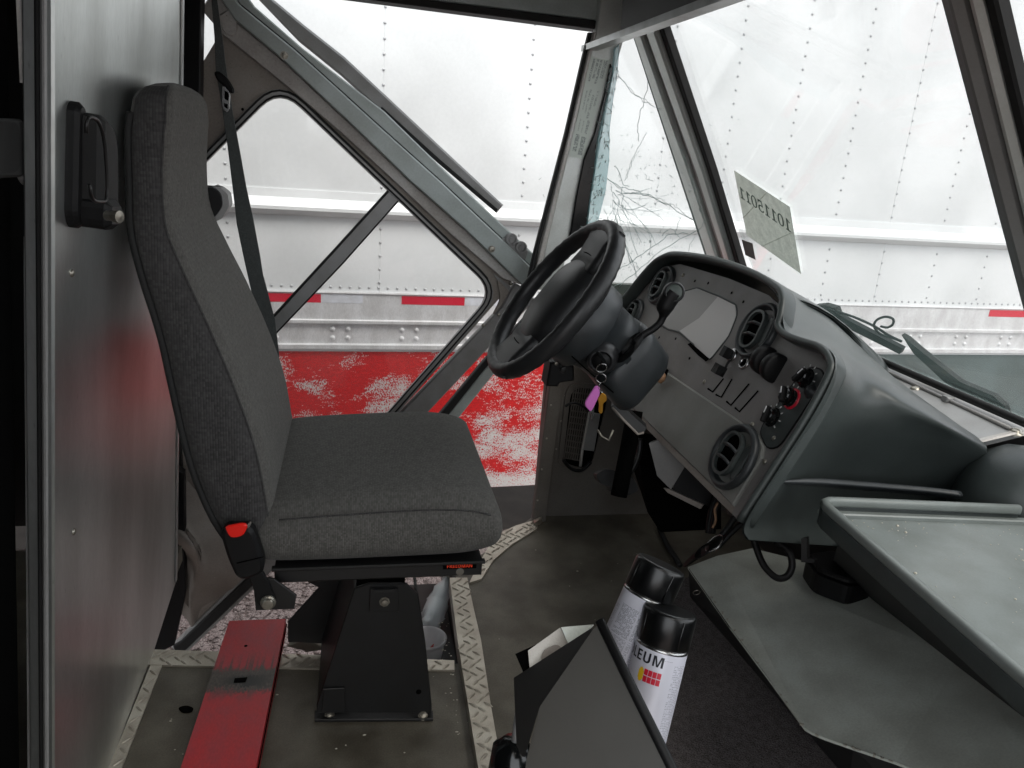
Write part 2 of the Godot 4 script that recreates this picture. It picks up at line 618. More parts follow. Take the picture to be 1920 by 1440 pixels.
func build_small_meshes() -> void:
	bolt_m = lathe(Vector3.ZERO, Vector3.UP, [[0.011, 0], [0.011, 0.0015], [0.0085, 0.0015], [0.0085, 0.006], [0.0075, 0.0075], [0.0, 0.0085]], 8, false).commit()
	rivet_m = lathe(Vector3.ZERO, Vector3.UP, [[0.0062, 0], [0.0052, 0.002], [0.003, 0.0034], [0.0, 0.0038]], 8).commit()
	dome_m = lathe(Vector3.ZERO, Vector3.UP, [[0.0115, 0], [0.0105, 0.0035], [0.007, 0.0065], [0.0, 0.008]], 12).commit()
	screw_m = lathe(Vector3.ZERO, Vector3.UP, [[0.0055, 0], [0.005, 0.0018], [0.003, 0.003], [0.0, 0.0034]], 10).commit()
	dot_m = lathe(Vector3.ZERO, Vector3.UP, [[0.0036, 0], [0.0036, 0.0004], [0.0, 0.0004]], 10).commit()

func _ready() -> void:
	rng.seed = 77
	var cam := Camera3D.new()
	cam.name = "camera"
	cam.fov = 53.13
	cam.near = 0.05
	cam.far = 400.0
	add_child(cam)
	cam.transform = Transform3D(Basis(Vector3(0.9792,0.0718,0.1899), Vector3(-0.0108,0.9524,-0.3046), Vector3(-0.2027,0.2962,0.9334)), Vector3(0, 1.22, 0))
	cam.current = true
	var env := Environment.new()
	var sky := Sky.new()
	var sm := ProceduralSkyMaterial.new()
	sm.sky_top_color = Color(0.86, 0.88, 0.90)
	sm.sky_horizon_color = Color(0.92, 0.93, 0.94)
	sm.sky_curve = 0.2
	sm.ground_horizon_color = Color(0.55, 0.53, 0.52)
	sm.ground_bottom_color = Color(0.45, 0.43, 0.42)
	sky.sky_material = sm
	env.background_mode = Environment.BG_SKY
	env.sky = sky
	env.background_energy_multiplier = 1.5
	env.tonemap_mode = Environment.TONE_MAPPER_LINEAR
	env.tonemap_exposure = 2.3
	env.sdfgi_enabled = true
	env.ssao_enabled = true
	env.ssil_enabled = true
	var we := WorldEnvironment.new()
	we.name = "environment"
	we.environment = env
	add_child(we)
	var sun := DirectionalLight3D.new()
	sun.name = "sun"
	sun.light_energy = 0.4
	sun.light_angular_distance = 30.0
	sun.light_color = Color(1, 0.985, 0.96)
	sun.shadow_enabled = true
	sun.rotation_degrees = Vector3(-58, 20, 0)
	add_child(sun)

	build_materials()
	build_small_meshes()
	build_ground()
	build_trailer()
	build_van()
	build_front()
	build_sliding_door()
	build_belt()
	build_seat()
	build_dash()
	build_column()
	build_wheel()
	build_keys()
	build_engine_cover()
	build_under_dash()
	build_console()
	build_floor_things()

# ---------------------------------------------------------------- outside
func build_ground() -> void:
	var st := new_st(false)
	quad(st, Vector3(-90, -0.75, -90), Vector3(90, -0.75, -90), Vector3(90, -0.75, 90), Vector3(-90, -0.75, 90), Vector3.UP)
	st.generate_normals()
	part("ground", st, M.gravel).set_meta("kind", "structure")
	var darkened_ground := new_st(false)  # strip added to darken the ground under the trailer
	quad(darkened_ground, Vector3(-6, -0.746, -3.42), Vector3(10, -0.746, -3.9), Vector3(10, -0.746, -6.4), Vector3(-6, -0.746, -6.0), Vector3.UP)
	darkened_ground.generate_normals()
	part("darkened_ground", darkened_ground, M.darkened_ground).set_meta("kind", "structure")
	var rock := lathe(Vector3.ZERO, Vector3.UP, [[0.0, -0.6], [0.7, -0.35], [1.0, 0.1], [0.6, 0.55], [0.0, 0.7]], 6, false).commit()
	var places := []
	for i in 9000:
		var s := rng.randf_range(0.006, 0.016)
		var b := Basis.from_euler(Vector3(rng.randf_range(-0.6, 0.6), rng.randf() * TAU, rng.randf_range(-0.6, 0.6))).scaled(Vector3(s * rng.randf_range(0.8, 1.5), s * 0.8, s))
		places.append(Transform3D(b, Vector3(rng.randf_range(-1.3, 0.5), -0.75 + s * 0.3, rng.randf_range(-3.5, -2.2))))
	tag(scatter("gravel_stones", rock, M.stone, places), "loose pinkish grey gravel on the ground beside the van step", "gravel")

func tp(s: float, y: float, d := 0.0) -> Vector3:
	return Vector3(0.9986, 0, -0.052) * s + Vector3(0.052, 0, 0.9986) * d + Vector3(0, y, -3.354)

func extrude_s(prof: Array, s0: float, s1: float) -> SurfaceTool:
	var p := []
	for q in prof:
		p.append(tp(s0, q[0], q[1]))
	return slab(p, tp(s1, 0) - tp(s0, 0), 0.0)

func build_trailer() -> void:
	var t := thing("semi_trailer", "long white riveted semi-trailer parked alongside, with red and white reflector tape", "trailer", tp(0, -0.75, -1.2))
	var joints := [-4.2, -2.35, -1.12, 0.108, 1.355, 2.64, 3.92, 5.2, 6.5, 9.0]
	for i in joints.size() - 1:
		var d := 0.0004 * (i % 2)
		part("side_sheet", slab([tp(joints[i], 0.56, -0.02), tp(joints[i + 1], 0.56, -0.02), tp(joints[i + 1], 3.3, -0.02), tp(joints[i], 3.3, -0.02)], tp(0, 0, 0.02 + d) - tp(0, 0), 0.001), M.trailer, t)
	part("body", slab([tp(-4.2, 0.32, -2.4), tp(9, 0.32, -2.4), tp(9, 3.3, -2.4), tp(-4.2, 3.3, -2.4)], tp(0, 0, 2.37) - tp(0, 0), 0.0), M.trailer, t)
	part("rub_rail", extrude_s([[0.985, 0.0], [0.985, 0.006], [0.952, 0.010], [0.948, 0.016], [0.918, 0.040], [0.905, 0.040], [0.884, 0.018], [0.880, 0.0]], -4.2, 9.0), M.trailer, t)
	part("base_rail", extrude_s([[0.566, 0.0], [0.568, 0.014], [0.562, 0.016], [0.556, 0.010], [0.446, 0.010], [0.442, 0.022], [0.430, 0.022], [0.426, 0.008], [0.338, 0.008], [0.334, 0.026], [0.316, 0.026], [0.312, 0.0]], -4.2, 9.0), M.rail, t)
	part("bottom_flange", extrude_s([[0.3115, -0.3], [0.3115, 0.012], [0.302, 0.012], [0.302, -0.3]], -4.2, 9.0), M.trailer, t)
	for r0 in [-2.6, -0.42, 0.205, 1.17, 3.385, 4.2, 5.1]:
		for w in [[r0, r0 + 0.281, M.tape_red, "red_reflector"], [r0 + 0.284, r0 + 0.457, M.tape_white, "white_reflector"]]:
			part(w[3], slab([tp(w[0], 0.518, 0.0102), tp(w[1], 0.518, 0.0102), tp(w[1], 0.5645 - 0.0095, 0.0102), tp(w[0], 0.555, 0.0102)], tp(0, 0, 0.0008) - tp(0, 0), 0.0), w[2], t)
	var nrm := Vector3(0.052, 0, 0.9986)
	var b := -0.99
	while b < 4.4:
		for o in [0.0, 0.065]:
			for y in [0.402, 0.362]:
				put("rail_bolt", dome_m, M.rail, t, tp(b + o, y, 0.008), nrm)
		b += 0.30
	var places := []
	var turn := Basis(Vector3(0.9986, 0, -0.052), nrm, Vector3(0.9986, 0, -0.052).cross(nrm))
	var cols := [-3.5, -2.9, -2.35, -1.73, -1.12, -0.507, 0.108, 0.72, 1.04]
	for i in 18:
		cols.append(1.355 + 0.322 * i)
	for c in cols:
		var y := 0.61
		while y < 2.6:
			if absf(y - 0.932) > 0.065:
				places.append(Transform3D(turn, tp(c + rng.randf_range(-0.001, 0.001), y, 0.001)))
			y += 0.0575
	var s := -3.5
	while s < 6.5:
		places.append(Transform3D(turn, tp(s, 0.586, 0.001)))
		s += 0.0405
	for c in [0.72, 1.04, -0.507]:
		for y in [0.54, 0.50, 0.465]:
			places.append(Transform3D(turn, tp(c, y, 0.011)))
	scatter("rivets", rivet_m, M.rivet, places, t)

	var red := tag(Node3D.new(), "red steel skirt panel with badly peeled paint hanging below the white trailer", "side skirt")
	red.name = "red_skirt"
	red.position = tp(0.2, -0.41, 0.0)
	add_child(red, true)
	var st := new_st(false)
	var s0 := -1.6
	var s1 := 1.72
	uv_quad(st, [tp(s0, -0.41, 0.012), tp(s1, -0.37, 0.012), tp(s1, 0.302, 0.012), tp(s0, 0.302, 0.012)], [Vector2(0, 1), Vector2(1, 1), Vector2(1, 0), Vector2(0, 0)], nrm)
	st.generate_normals()
	var pm := mat(Color.WHITE, 0.5)
	pm.albedo_texture = peel_tex(1660, 356)
	part("painted_face", st, pm, red)
	part("backing", slab([tp(s0, -0.408, -0.012), tp(s1, -0.368, -0.012), tp(s1, 0.302, -0.012), tp(s0, 0.302, -0.012)], tp(0, 0, 0.022) - tp(0, 0), 0.0), M.rail, red)
	tag(part("grey_skirt", slab([tp(1.74, -0.36, -0.012), tp(8.5, -0.36, -0.012), tp(8.5, 0.30, -0.012), tp(1.74, 0.30, -0.012)], tp(0, 0, 0.02) - tp(0, 0), 0.002), M.grey_skirt), "plain blue grey skirt panel under the trailer, ahead of the red one", "side skirt")

# ---------------------------------------------------------------- van shell
func build_van() -> void:
	var v := thing("step_van", "interior shell of a grey step van with bare metal bulkhead and dirty floor", "van", Vector3(0.3, -0.05, -1.2))
	van = v
	var dn := Vector3(0, -0.05, 0)
	part("floor_plate", slab([Vector3(-3, 0, 0.0), Vector3(1.34, 0, 0.0), Vector3(1.34, 0, -2.38), Vector3(0.66, 0, -2.38), Vector3(0.302, 0, -1.98), Vector3(0.302, 0, -1.565), Vector3(-0.50, 0, -1.69), Vector3(-0.50, 0, -2.2), Vector3(-3, 0, -2.2)], dn, 0.0), M.floor, v)
	part("step_side", slab([Vector3(0.304, -0.05, -1.57), Vector3(0.304, -0.05, -2.3), Vector3(0.304, -0.45, -2.3), Vector3(0.304, -0.45, -1.57)], Vector3(0.02, 0, 0), 0.0), M.dark_paint, v)
	part("step_riser", slab([Vector3(-0.5, -0.05, -1.67), Vector3(0.302, -0.05, -1.545), Vector3(0.302, -0.30, -1.545), Vector3(-0.5, -0.30, -1.67)], Vector3(0, 0, 0.02), 0.0), M.dark_paint, v)
	part("step_tread", slab([Vector3(0.03, -0.2, -1.63), Vector3(0.300, -0.2, -1.585), Vector3(0.300, -0.2, -2.25), Vector3(0.03, -0.2, -2.25)], Vector3(0, -0.04, 0), 0.001), M.dark_paint, v)
	# diamond-plate edge strips
	for q in [
		[[Vector3(-0.4354,0.0040,-1.3192), Vector3(-0.4602,0.0040,-1.3221), Vector3(-0.4552,0.0040,-1.6505), Vector3(-0.4301,0.0040,-1.6324)], 0.004, "strip"],
		[[Vector3(-0.4817,0.0050,-1.6937), Vector3(-0.2980,0.0050,-1.6661), Vector3(-0.0715,0.0050,-1.6321), Vector3(0.2512,0.0050,-1.5805), Vector3(0.2469,0.0050,-1.5448), Vector3(-0.0694,0.0050,-1.5820), Vector3(-0.2897,0.0050,-1.6115), Vector3(-0.4701,0.0050,-1.6350)], 0.005, "strip"],
		[[Vector3(0.2763,0.0300,-1.9140), Vector3(0.3266,0.0300,-1.9103), Vector3(0.3233,0.0300,-1.7595), Vector3(0.3221,0.0300,-1.6202), Vector3(0.3082,0.0300,-1.3897), Vector3(0.2997,0.0300,-1.1785), Vector3(0.2527,0.0300,-1.1841), Vector3(0.2585,0.0300,-1.4123), Vector3(0.2634,0.0300,-1.6256)], 0.03, "strip"],
		[[Vector3(0.3359,0.0060,-1.9229), Vector3(0.3848,0.0060,-2.0383), Vector3(0.4624,0.0060,-2.2004), Vector3(0.5416,0.0060,-2.2581), Vector3(0.6329,0.0060,-2.3030), Vector3(0.6048,0.0060,-2.2284), Vector3(0.5031,0.0060,-2.1350), Vector3(0.4266,0.0060,-2.0417), Vector3(0.3745,0.0060,-1.9400)], 0.006, "strip"]]:
		var o := part("tread_strip", slab(q[0], Vector3(0, -q[1] - 0.001 if q[1] < 0.01 else -0.045, 0), 0.0), M.tread, v)
		lugs(q[0], o)
	# bulkhead
	var bk := part("bulkhead", slab([bh(0.0, -1.035), bh(1.8, -1.035), bh(1.8, -1.645), bh(0.051, -1.916), bh(0.005, -1.672)], Vector3(-0.034, 0.003, 0), 0.002), M.bulk, v)
	for p in [[Vector3(-0.3632,1.0186,-1.0946)], [Vector3(-0.3999,0.6323,-1.1103)]]:
		put("screw", screw_m, M.bolt, bk, p[0], Vector3(1, -0.095, 0))
	part("edge_flange", slab([bh(0.0, -1.70) + Vector3(0.001, 0, 0), bh(1.6, -1.652) + Vector3(0.001, 0, 0), bh(1.6, -1.667) + Vector3(0.001, 0, 0), bh(0.06, -1.912) + Vector3(0.001, 0, 0), bh(0.06, -1.895) + Vector3(0.001, 0, 0)].slice(1), Vector3(0.003, 0, 0), 0.001), M.alu, bk)
	edge_bar(v, "edge_channel", -0.002, -0.0105, -1.030, 0.012, M.frame)
	edge_bar(v, "edge_lip", 0.004, -0.006, -1.028, 0.008, M.bulk)
	edge_bar(v, "door_gasket", -0.011, -0.0200, -1.036, 0.008, M.rubber)
	# cargo side behind the bulkhead: the dark load door and the box walls
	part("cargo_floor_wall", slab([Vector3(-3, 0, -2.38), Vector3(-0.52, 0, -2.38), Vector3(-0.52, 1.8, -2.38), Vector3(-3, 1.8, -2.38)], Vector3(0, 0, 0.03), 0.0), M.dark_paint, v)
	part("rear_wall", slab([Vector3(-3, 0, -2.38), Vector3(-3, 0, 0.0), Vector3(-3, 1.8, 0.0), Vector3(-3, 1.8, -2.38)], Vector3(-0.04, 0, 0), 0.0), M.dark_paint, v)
	part("near_wall", slab([Vector3(-3, -0.02, 0.0), Vector3(-0.27, -0.02, 0.0), Vector3(-0.27, 1.8, 0.0), Vector3(-3, 1.8, 0.0)], Vector3(0, 0, -0.04), 0.0), M.dark_paint, v)  # side wall, run farther forward out of view to cut the incoming light
	part("light_block_panel", slab([Vector3(0.62, -0.02, 0.02), Vector3(1.40, -0.02, 0.02), Vector3(1.40, 0.78, 0.02), Vector3(0.62, 0.78, 0.02)], Vector3(0, 0, 0.03), 0.0), M.dark_paint, v)  # unseen panel added to hold back light from the passenger side
	part("light_block_leaf", slab([Vector3(0.40, -0.02, 0.055), Vector3(0.70, -0.02, 0.055), Vector3(0.70, 1.8, 0.055), Vector3(0.40, 1.8, 0.055)], Vector3(0, 0, 0.03), 0.0), M.paint, v)  # unseen half-closed leaf, added to narrow the light through the doorway
	part("passenger_door_post", slab([Vector3(0.62, 0.78, 0.02), Vector3(0.74, 0.78, 0.02), Vector3(0.82, 1.8, 0.02), Vector3(0.70, 1.8, 0.02)], Vector3(0, 0, 0.03), 0.0), M.paint, v)
	part("roof_panel", slab([Vector3(-3.04, 1.8, 0.0), Vector3(0.72, 1.8, 0.0), Vector3(0.72, 1.8, -2.42), Vector3(-3.04, 1.8, -2.42)], Vector3(0, 0.04, 0), 0.0), M.paint, v)
	# driver side, over and round the open doorway
	part("door_header", slab([Vector3(-0.6, 1.585, -2.36), Vector3(0.72, 1.572, -2.36), Vector3(0.72, 1.8, -2.36), Vector3(-0.6, 1.8, -2.36)], Vector3(0, 0, 0.06), 0.004), M.paint, v)
	part("header_seal", slab([Vector3(-0.6, 1.572, -2.35), Vector3(0.69, 1.549, -2.35), Vector3(0.69, 1.5715, -2.35), Vector3(-0.6, 1.5845, -2.35)], Vector3(0, 0, 0.062), 0.003), M.rubber, v)
	part("rear_door_post", slab([Vector3(-0.4545,1.5897,-2.3200), Vector3(-0.3822,1.5975,-2.3200), Vector3(-0.3928,1.4452,-2.3200), Vector3(-0.4107,1.1342,-2.3200), Vector3(-0.4248,0.9458,-2.3200), Vector3(-0.4685,0.9435,-2.3200)], Vector3(0, 0, 0.05), 0.003), M.black, v)
	part("rear_door_post", slab([Vector3(-0.5487,0.2280,-2.3300), Vector3(-0.5044,0.1918,-2.3300), Vector3(-0.5190,-0.2229,-2.3300), Vector3(-0.5655,-0.4229,-2.3300), Vector3(-0.6337,-0.4597,-2.3300), Vector3(-0.6348,-0.2172,-2.3300)], Vector3(0, 0, 0.03), 0.003), M.black, v)
	# front post of the driver's doorway: seal, bright flange, grey face
	part("front_door_post", slab([Vector3(0.6582,1.5403,-2.3000), Vector3(0.6647,1.6536,-2.3000), Vector3(0.7394,1.6614,-2.3000), Vector3(0.7401,1.5227,-2.3000), Vector3(0.7156,1.3985,-2.3000), Vector3(0.6875,1.2675,-2.3000), Vector3(0.6366,0.9470,-2.3000), Vector3(0.6174,0.8057,-2.3000), Vector3(0.5544,0.8034,-2.3000), Vector3(0.5629,0.9224,-2.3000), Vector3(0.6157,1.2652,-2.3000)], Vector3(0, 0, 0.03), 0.003), M.post, v)
	part("post_flange", slab([Vector3(0.6461,1.5375,-2.2850), Vector3(0.6554,1.5383,-2.2850), Vector3(0.6453,1.4703,-2.2850), Vector3(0.6133,1.2650,-2.2850), Vector3(0.5609,0.9244,-2.2850), Vector3(0.5443,0.8224,-2.2850), Vector3(0.5292,0.8218,-2.2850), Vector3(0.5443,0.9236,-2.2850), Vector3(0.6021,1.2642,-2.2850), Vector3(0.6343,1.4693,-2.2850)], Vector3(0, 0, 0.032), 0.003), M.paint_pale, v)
	part("post_seal", slab([Vector3(0.6354,1.5359,-2.2800), Vector3(0.6447,1.5368,-2.2800), Vector3(0.6329,1.4688,-2.2800), Vector3(0.6008,1.2641,-2.2800), Vector3(0.5414,0.9242,-2.2800), Vector3(0.5301,0.8392,-2.2800), Vector3(0.5167,0.8387,-2.2800), Vector3(0.5298,0.9237,-2.2800), Vector3(0.5928,1.2635,-2.2800), Vector3(0.6236,1.4679,-2.2800)], Vector3(0, 0, 0.02), 0.003), M.rubber, v)
	var stk := new_st(false)
	uv_quad(stk, [Vector3(0.6494,1.4749,-2.2685), Vector3(0.7084,1.4717,-2.2685), Vector3(0.6562,1.1965,-2.2685), Vector3(0.6119,1.2010,-2.2685)], [Vector2(0, 0), Vector2(1, 0), Vector2(1, 1), Vector2(0, 1)], Vector3(0, 0, 1))
	stk.generate_normals()
	var pm := mat(Color.WHITE, 0.4)
	pm.albedo_texture = print_tex(128, 640, Color(0.74, 0.77, 0.74), Color(0.30, 0.33, 0.33), [[20, 10, 34, 150, 3, 2], [44, 10, 58, 130, 3, 2], [66, 10, 80, 160, 3, 2], [90, 8, 112, 120, 3, 2], [24, 210, 36, 330, 4, 2], [50, 200, 62, 350, 4, 2], [74, 230, 88, 380, 4, 2], [98, 200, 110, 300, 4, 2], [24, 390, 34, 470, 4, 2], [56, 400, 64, 480, 4, 2], [88, 390, 104, 480, 3, 2], [18, 490, 52, 600, 4, 3], [70, 500, 108, 620, 4, 3]], 61)
	part("data_sticker", stk, pm, v, "pale data sticker covered in small print on the door post")
	part("lower_door_post", slab([Vector3(0.6209,0.5425,-2.3100), Vector3(0.6601,0.5431,-2.3100), Vector3(0.6613,0.4149,-2.3100), Vector3(0.6500,0.0019,-2.3100), Vector3(0.6040,0.0113,-2.3100), Vector3(0.6110,0.2830,-2.3100)], Vector3(0, 0, 0.03), 0.003), M.kick, v)
	for p in [[Vector3(0.6294,0.4253,-2.2800)], [Vector3(0.6253,0.3101,-2.2800)], [Vector3(0.6185,0.1996,-2.2800)], [Vector3(0.6134,0.0863,-2.2800)]]:
		put("post_screw", dot_m, M.bolt, v, p[0], Vector3(0, 0, 1))
	var kp := part("kick_panel", slab([Vector3(0.62, 0, -2.36), Vector3(1.36, 0, -2.36), Vector3(1.36, 0.82, -2.36), Vector3(0.62, 0.82, -2.36)], Vector3(0, 0, 0.03), 0.0), M.kick, v)
	part("pocket_rim", ring_slab(rounded([Vector3(0.6883,0.4918,-2.3300), Vector3(0.8482,0.4807,-2.3300), Vector3(0.8163,0.1548,-2.3300), Vector3(0.6839,0.1845,-2.3300)], 0.05), rounded([Vector3(0.7045,0.4754,-2.3300), Vector3(0.8387,0.4656,-2.3300), Vector3(0.8026,0.1751,-2.3300), Vector3(0.7013,0.2001,-2.3300)], 0.045), Vector3(0, 0, 0.008)), M.kick, kp)
	part("pocket_back", slab(rounded([Vector3(0.7042,0.4757,-2.3290), Vector3(0.8384,0.4659,-2.3290), Vector3(0.8023,0.1755,-2.3290), Vector3(0.7010,0.2006,-2.3290)], 0.045), Vector3(0, 0, 0.002), 0.0), M.hole, kp)
	var g := new_st(false)
	for i in 13:
		var a: Vector3 = [Vector3(0.7155,0.4774,-2.3240)][0].lerp([Vector3(0.7051,0.2223,-2.3240)][0], i / 12.0)
		var b: Vector3 = [Vector3(0.7805,0.4707,-2.3240)][0].lerp([Vector3(0.7667,0.2099,-2.3240)][0], i / 12.0)
		tube_into(g, [a, b], 0.0028, 5)
	for i in 9:
		var a: Vector3 = [Vector3(0.7148,0.4781,-2.3220)][0].lerp([Vector3(0.7798,0.4713,-2.3220)][0], i / 8.0)
		var b: Vector3 = [Vector3(0.7045,0.2232,-2.3220)][0].lerp([Vector3(0.7660,0.2108,-2.3220)][0], i / 8.0)
		tube_into(g, [a, b], 0.0028, 5)
	g.generate_normals()
	part("grille", g, M.kick, kp)
	for p in [[Vector3(0.6892,0.4421,-2.3290)], [Vector3(0.6830,0.3517,-2.3290)], [Vector3(0.6756,0.2517,-2.3290)]]:
		put("screw", dot_m, M.bolt, kp, p[0], Vector3(0, 0, 1))
	# nose of the body ahead of the dash
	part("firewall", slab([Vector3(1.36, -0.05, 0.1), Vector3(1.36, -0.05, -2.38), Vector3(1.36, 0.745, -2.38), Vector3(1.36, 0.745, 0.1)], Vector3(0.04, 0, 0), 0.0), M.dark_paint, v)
	part("hood_top", slab([Vector3(1.37, 0.742, 0.1), Vector3(1.37, 0.742, -2.36), Vector3(1.62, 0.50, -2.3), Vector3(1.62, 0.50, 0.1)], Vector3(0.0, -0.03, 0), 0.0), M.paint, v)

func bh(y: float, z: float) -> Vector3:
	return Vector3(-0.46 + 0.095 * y, y, z)

func edge_bar(v: Node3D, called: String, x0: float, x1: float, z: float, d: float, m: Material) -> void:
	var p := [bh(0, z) + Vector3(x0, 0, 0), bh(1.8, z) + Vector3(x0, 0, 0), bh(1.8, z) + Vector3(x1, 0, 0), bh(0, z) + Vector3(x1, 0, 0)]
	part(called, slab(p, Vector3(0, 0, d), 0.003), m, v)

# raised diamonds of tread plate, two crossed slants in staggered rows inside an outline
func lugs(outline: Array, parent: MeshInstance3D) -> void:
	var flat := PackedVector2Array()
	var lo := Vector2(1e9, 1e9)
	var hi := Vector2(-1e9, -1e9)
	for p in outline:
		var q := Vector2(p.x, p.z)
		flat.append(q)
		lo = lo.min(q)
		hi = hi.max(q)
	var m := lathe(Vector3.ZERO, Vector3.UP, [[1.0, 0], [0.72, 0.7], [0.0, 1.0]], 8).commit()
	var places := []
	var k := 0
	var x := lo.x
	while x < hi.x:
		var z := lo.y + (0.015 if k % 2 else 0.0)
		var j := 0
		while z < hi.y:
			var e := Vector2(0.0135, 0.0135 if (j + k) % 2 else -0.0135) * 0.42
			e.y = -e.y
			if Geometry2D.is_point_in_polygon(Vector2(x, z) + e, flat) and Geometry2D.is_point_in_polygon(Vector2(x, z) - e, flat):
				var b := Basis(Vector3.UP, PI / 4 if (j + k) % 2 else -PI / 4) * Basis.from_scale(Vector3(0.0135, 0.0040, 0.0034))
				places.append(Transform3D(b, Vector3(x, outline[0].y, z)))
			z += 0.030
			j += 1
		x += 0.0165
		k += 1
	scatter("tread_lugs", m, M.tread, places, parent)

# ---------------------------------------------------------------- windshield and front posts
func ws(y: float, z: float, d := 0.0) -> Vector3:
	return Vector3(1.239 - (y - 0.898) * 0.6324, y, z) + Vector3(0.845, 0.535, 0) * d

func sheet(p: Array, n: Vector3) -> SurfaceTool:
	var st := new_st(false)
	face(st, p, n)
	st.generate_normals()
	return st

func build_front() -> void:
	var w := thing("windshield", "large sloping two-piece windshield with metal posts and black seals", "windshield", ws(0.764, -1.2))
	var n := Vector3(0.845, 0.535, 0)
	part("glass_pane", slab([ws(0.77, -2.25), ws(1.60, -2.18), ws(1.60, -1.10), ws(0.77, -1.10)], n * 0.006, 0.0), M.glass, w)
	part("glass_pane", slab([ws(0.77, -1.03), ws(1.60, -1.03), ws(1.60, -0.05), ws(0.77, -0.05)], n * 0.006, 0.0), M.glass, w)
	# corner post: black seal, fluted metal, black seal
	part("corner_seal", slab([Vector3(0.8125,1.5724,-2.3653), Vector3(0.8150,1.5685,-2.3299), Vector3(1.0541,1.1904,-2.4245), Vector3(1.2596,0.8654,-2.5081), Vector3(1.2647,0.8573,-2.5591), Vector3(1.0552,1.1887,-2.4699)], n * -0.022, 0.003), M.rubber, w)
	part("corner_post", slab([Vector3(0.8150,1.5685,-2.3299), Vector3(0.8165,1.5662,-2.2723), Vector3(1.0520,1.1936,-2.3422), Vector3(1.2570,0.8695,-2.4259), Vector3(1.2596,0.8654,-2.5081), Vector3(1.0541,1.1904,-2.4245)], n * -0.034, 0.006), M.post, w)
	part("corner_post", slab([Vector3(0.8165,1.5662,-2.2723), Vector3(0.8181,1.5636,-2.2258), Vector3(1.0505,1.1960,-2.2809), Vector3(1.2504,0.8799,-2.3614), Vector3(1.2570,0.8695,-2.4259), Vector3(1.0520,1.1936,-2.3422)], n * -0.020, 0.004), M.post_dark, w)
	part("corner_post", slab([Vector3(0.8181,1.5636,-2.2258), Vector3(0.8186,1.5628,-2.1634), Vector3(1.0492,1.1982,-2.2262), Vector3(1.2455,0.8878,-2.3130), Vector3(1.2504,0.8799,-2.3614), Vector3(1.0505,1.1960,-2.2809)], n * -0.036, 0.006), M.post, w)
	part("corner_seal", slab([Vector3(0.8186,1.5628,-2.1634), Vector3(0.8191,1.5619,-2.1341), Vector3(1.0485,1.1992,-2.1998), Vector3(1.2420,0.8933,-2.2789), Vector3(1.2455,0.8878,-2.3130), Vector3(1.0492,1.1982,-2.2262)], n * -0.022, 0.003), M.rubber, w)
	# centre post
	part("centre_post", slab([ws(0.765, -1.122), ws(1.62, -1.122), ws(1.62, -1.092), ws(0.765, -1.092)], n * -0.022, 0.004), M.frame, w)
	part("centre_post", slab([ws(0.765, -1.092), ws(1.62, -1.092), ws(1.62, -1.066), ws(0.765, -1.066)], n * -0.040, 0.010), M.post_dark, w)
	part("centre_post", slab([ws(0.765, -1.066), ws(1.62, -1.066), ws(1.62, -1.044), ws(0.765, -1.044)], n * -0.028, 0.008), M.post, w)
	part("centre_seal", slab([ws(0.765, -1.044), ws(1.62, -1.044), ws(1.62, -1.022), ws(0.765, -1.022)], n * -0.020, 0.004), M.rubber, w)
	part("bottom_seal", tube([ws(0.772, -2.28, -0.006), ws(0.770, -1.6, -0.006), ws(0.770, -0.05, -0.004)], 0.0065, 8), M.rubber, w)
	part("top_header", slab([ws(1.56, -2.34), ws(1.56, 0.1), ws(1.86, 0.1), ws(1.86, -2.34)], n * -0.03, 0.0), M.black, w)
	# shelf panel under the roof, over the windshield
	part("overhead_panel", slab([Vector3(0.650, 1.507, -2.02), Vector3(0.650, 1.507, 0.05), Vector3(0.600, 1.80, 0.05), Vector3(0.600, 1.80, -1.92)], Vector3(0.02, 0.003, 0), 0.0), M.dark_paint, van)
	part("overhead_lip", slab([Vector3(0.630, 1.490, -2.31), Vector3(0.668, 1.492, -2.31), Vector3(0.668, 1.506, -2.31), Vector3(0.630, 1.506, -2.31)], Vector3(0, 0, 2.36), 0.003), M.alu, van)

	# cracked quarter window between the door post and the corner post
	var q := thing("quarter_window", "shattered quarter window between the driver's door post and the corner post", "window", [Vector3(0.8918,0.8481,-2.3100)][0])
	part("glass_pane", slab([Vector3(0.7465,1.5264,-2.3300), Vector3(0.8159,1.5615,-2.3300), Vector3(1.0367,1.1528,-2.3300), Vector3(1.1754,0.8821,-2.3300), Vector3(0.9964,0.6712,-2.3300), Vector3(0.7939,0.6660,-2.3300), Vector3(0.6203,0.8001,-2.3300), Vector3(0.6945,1.2557,-2.3300)], Vector3(0, 0, 0.005), 0.0), M.glass, q)
	part("loose_seal", slab([Vector3(0.7162,1.4499,-2.2700), Vector3(0.7151,1.4041,-2.2700), Vector3(0.7073,1.3163,-2.2700), Vector3(0.6960,1.1961,-2.2700), Vector3(0.6895,1.1037,-2.2700), Vector3(0.6861,0.9774,-2.2700), Vector3(0.6334,0.9668,-2.2700), Vector3(0.6417,1.0853,-2.2700), Vector3(0.6537,1.1932,-2.2700), Vector3(0.6782,1.2698,-2.2700), Vector3(0.6960,1.3737,-2.2700), Vector3(0.7070,1.4604,-2.2700)], Vector3(0, 0, 0.012), 0.003), M.gloss, q)
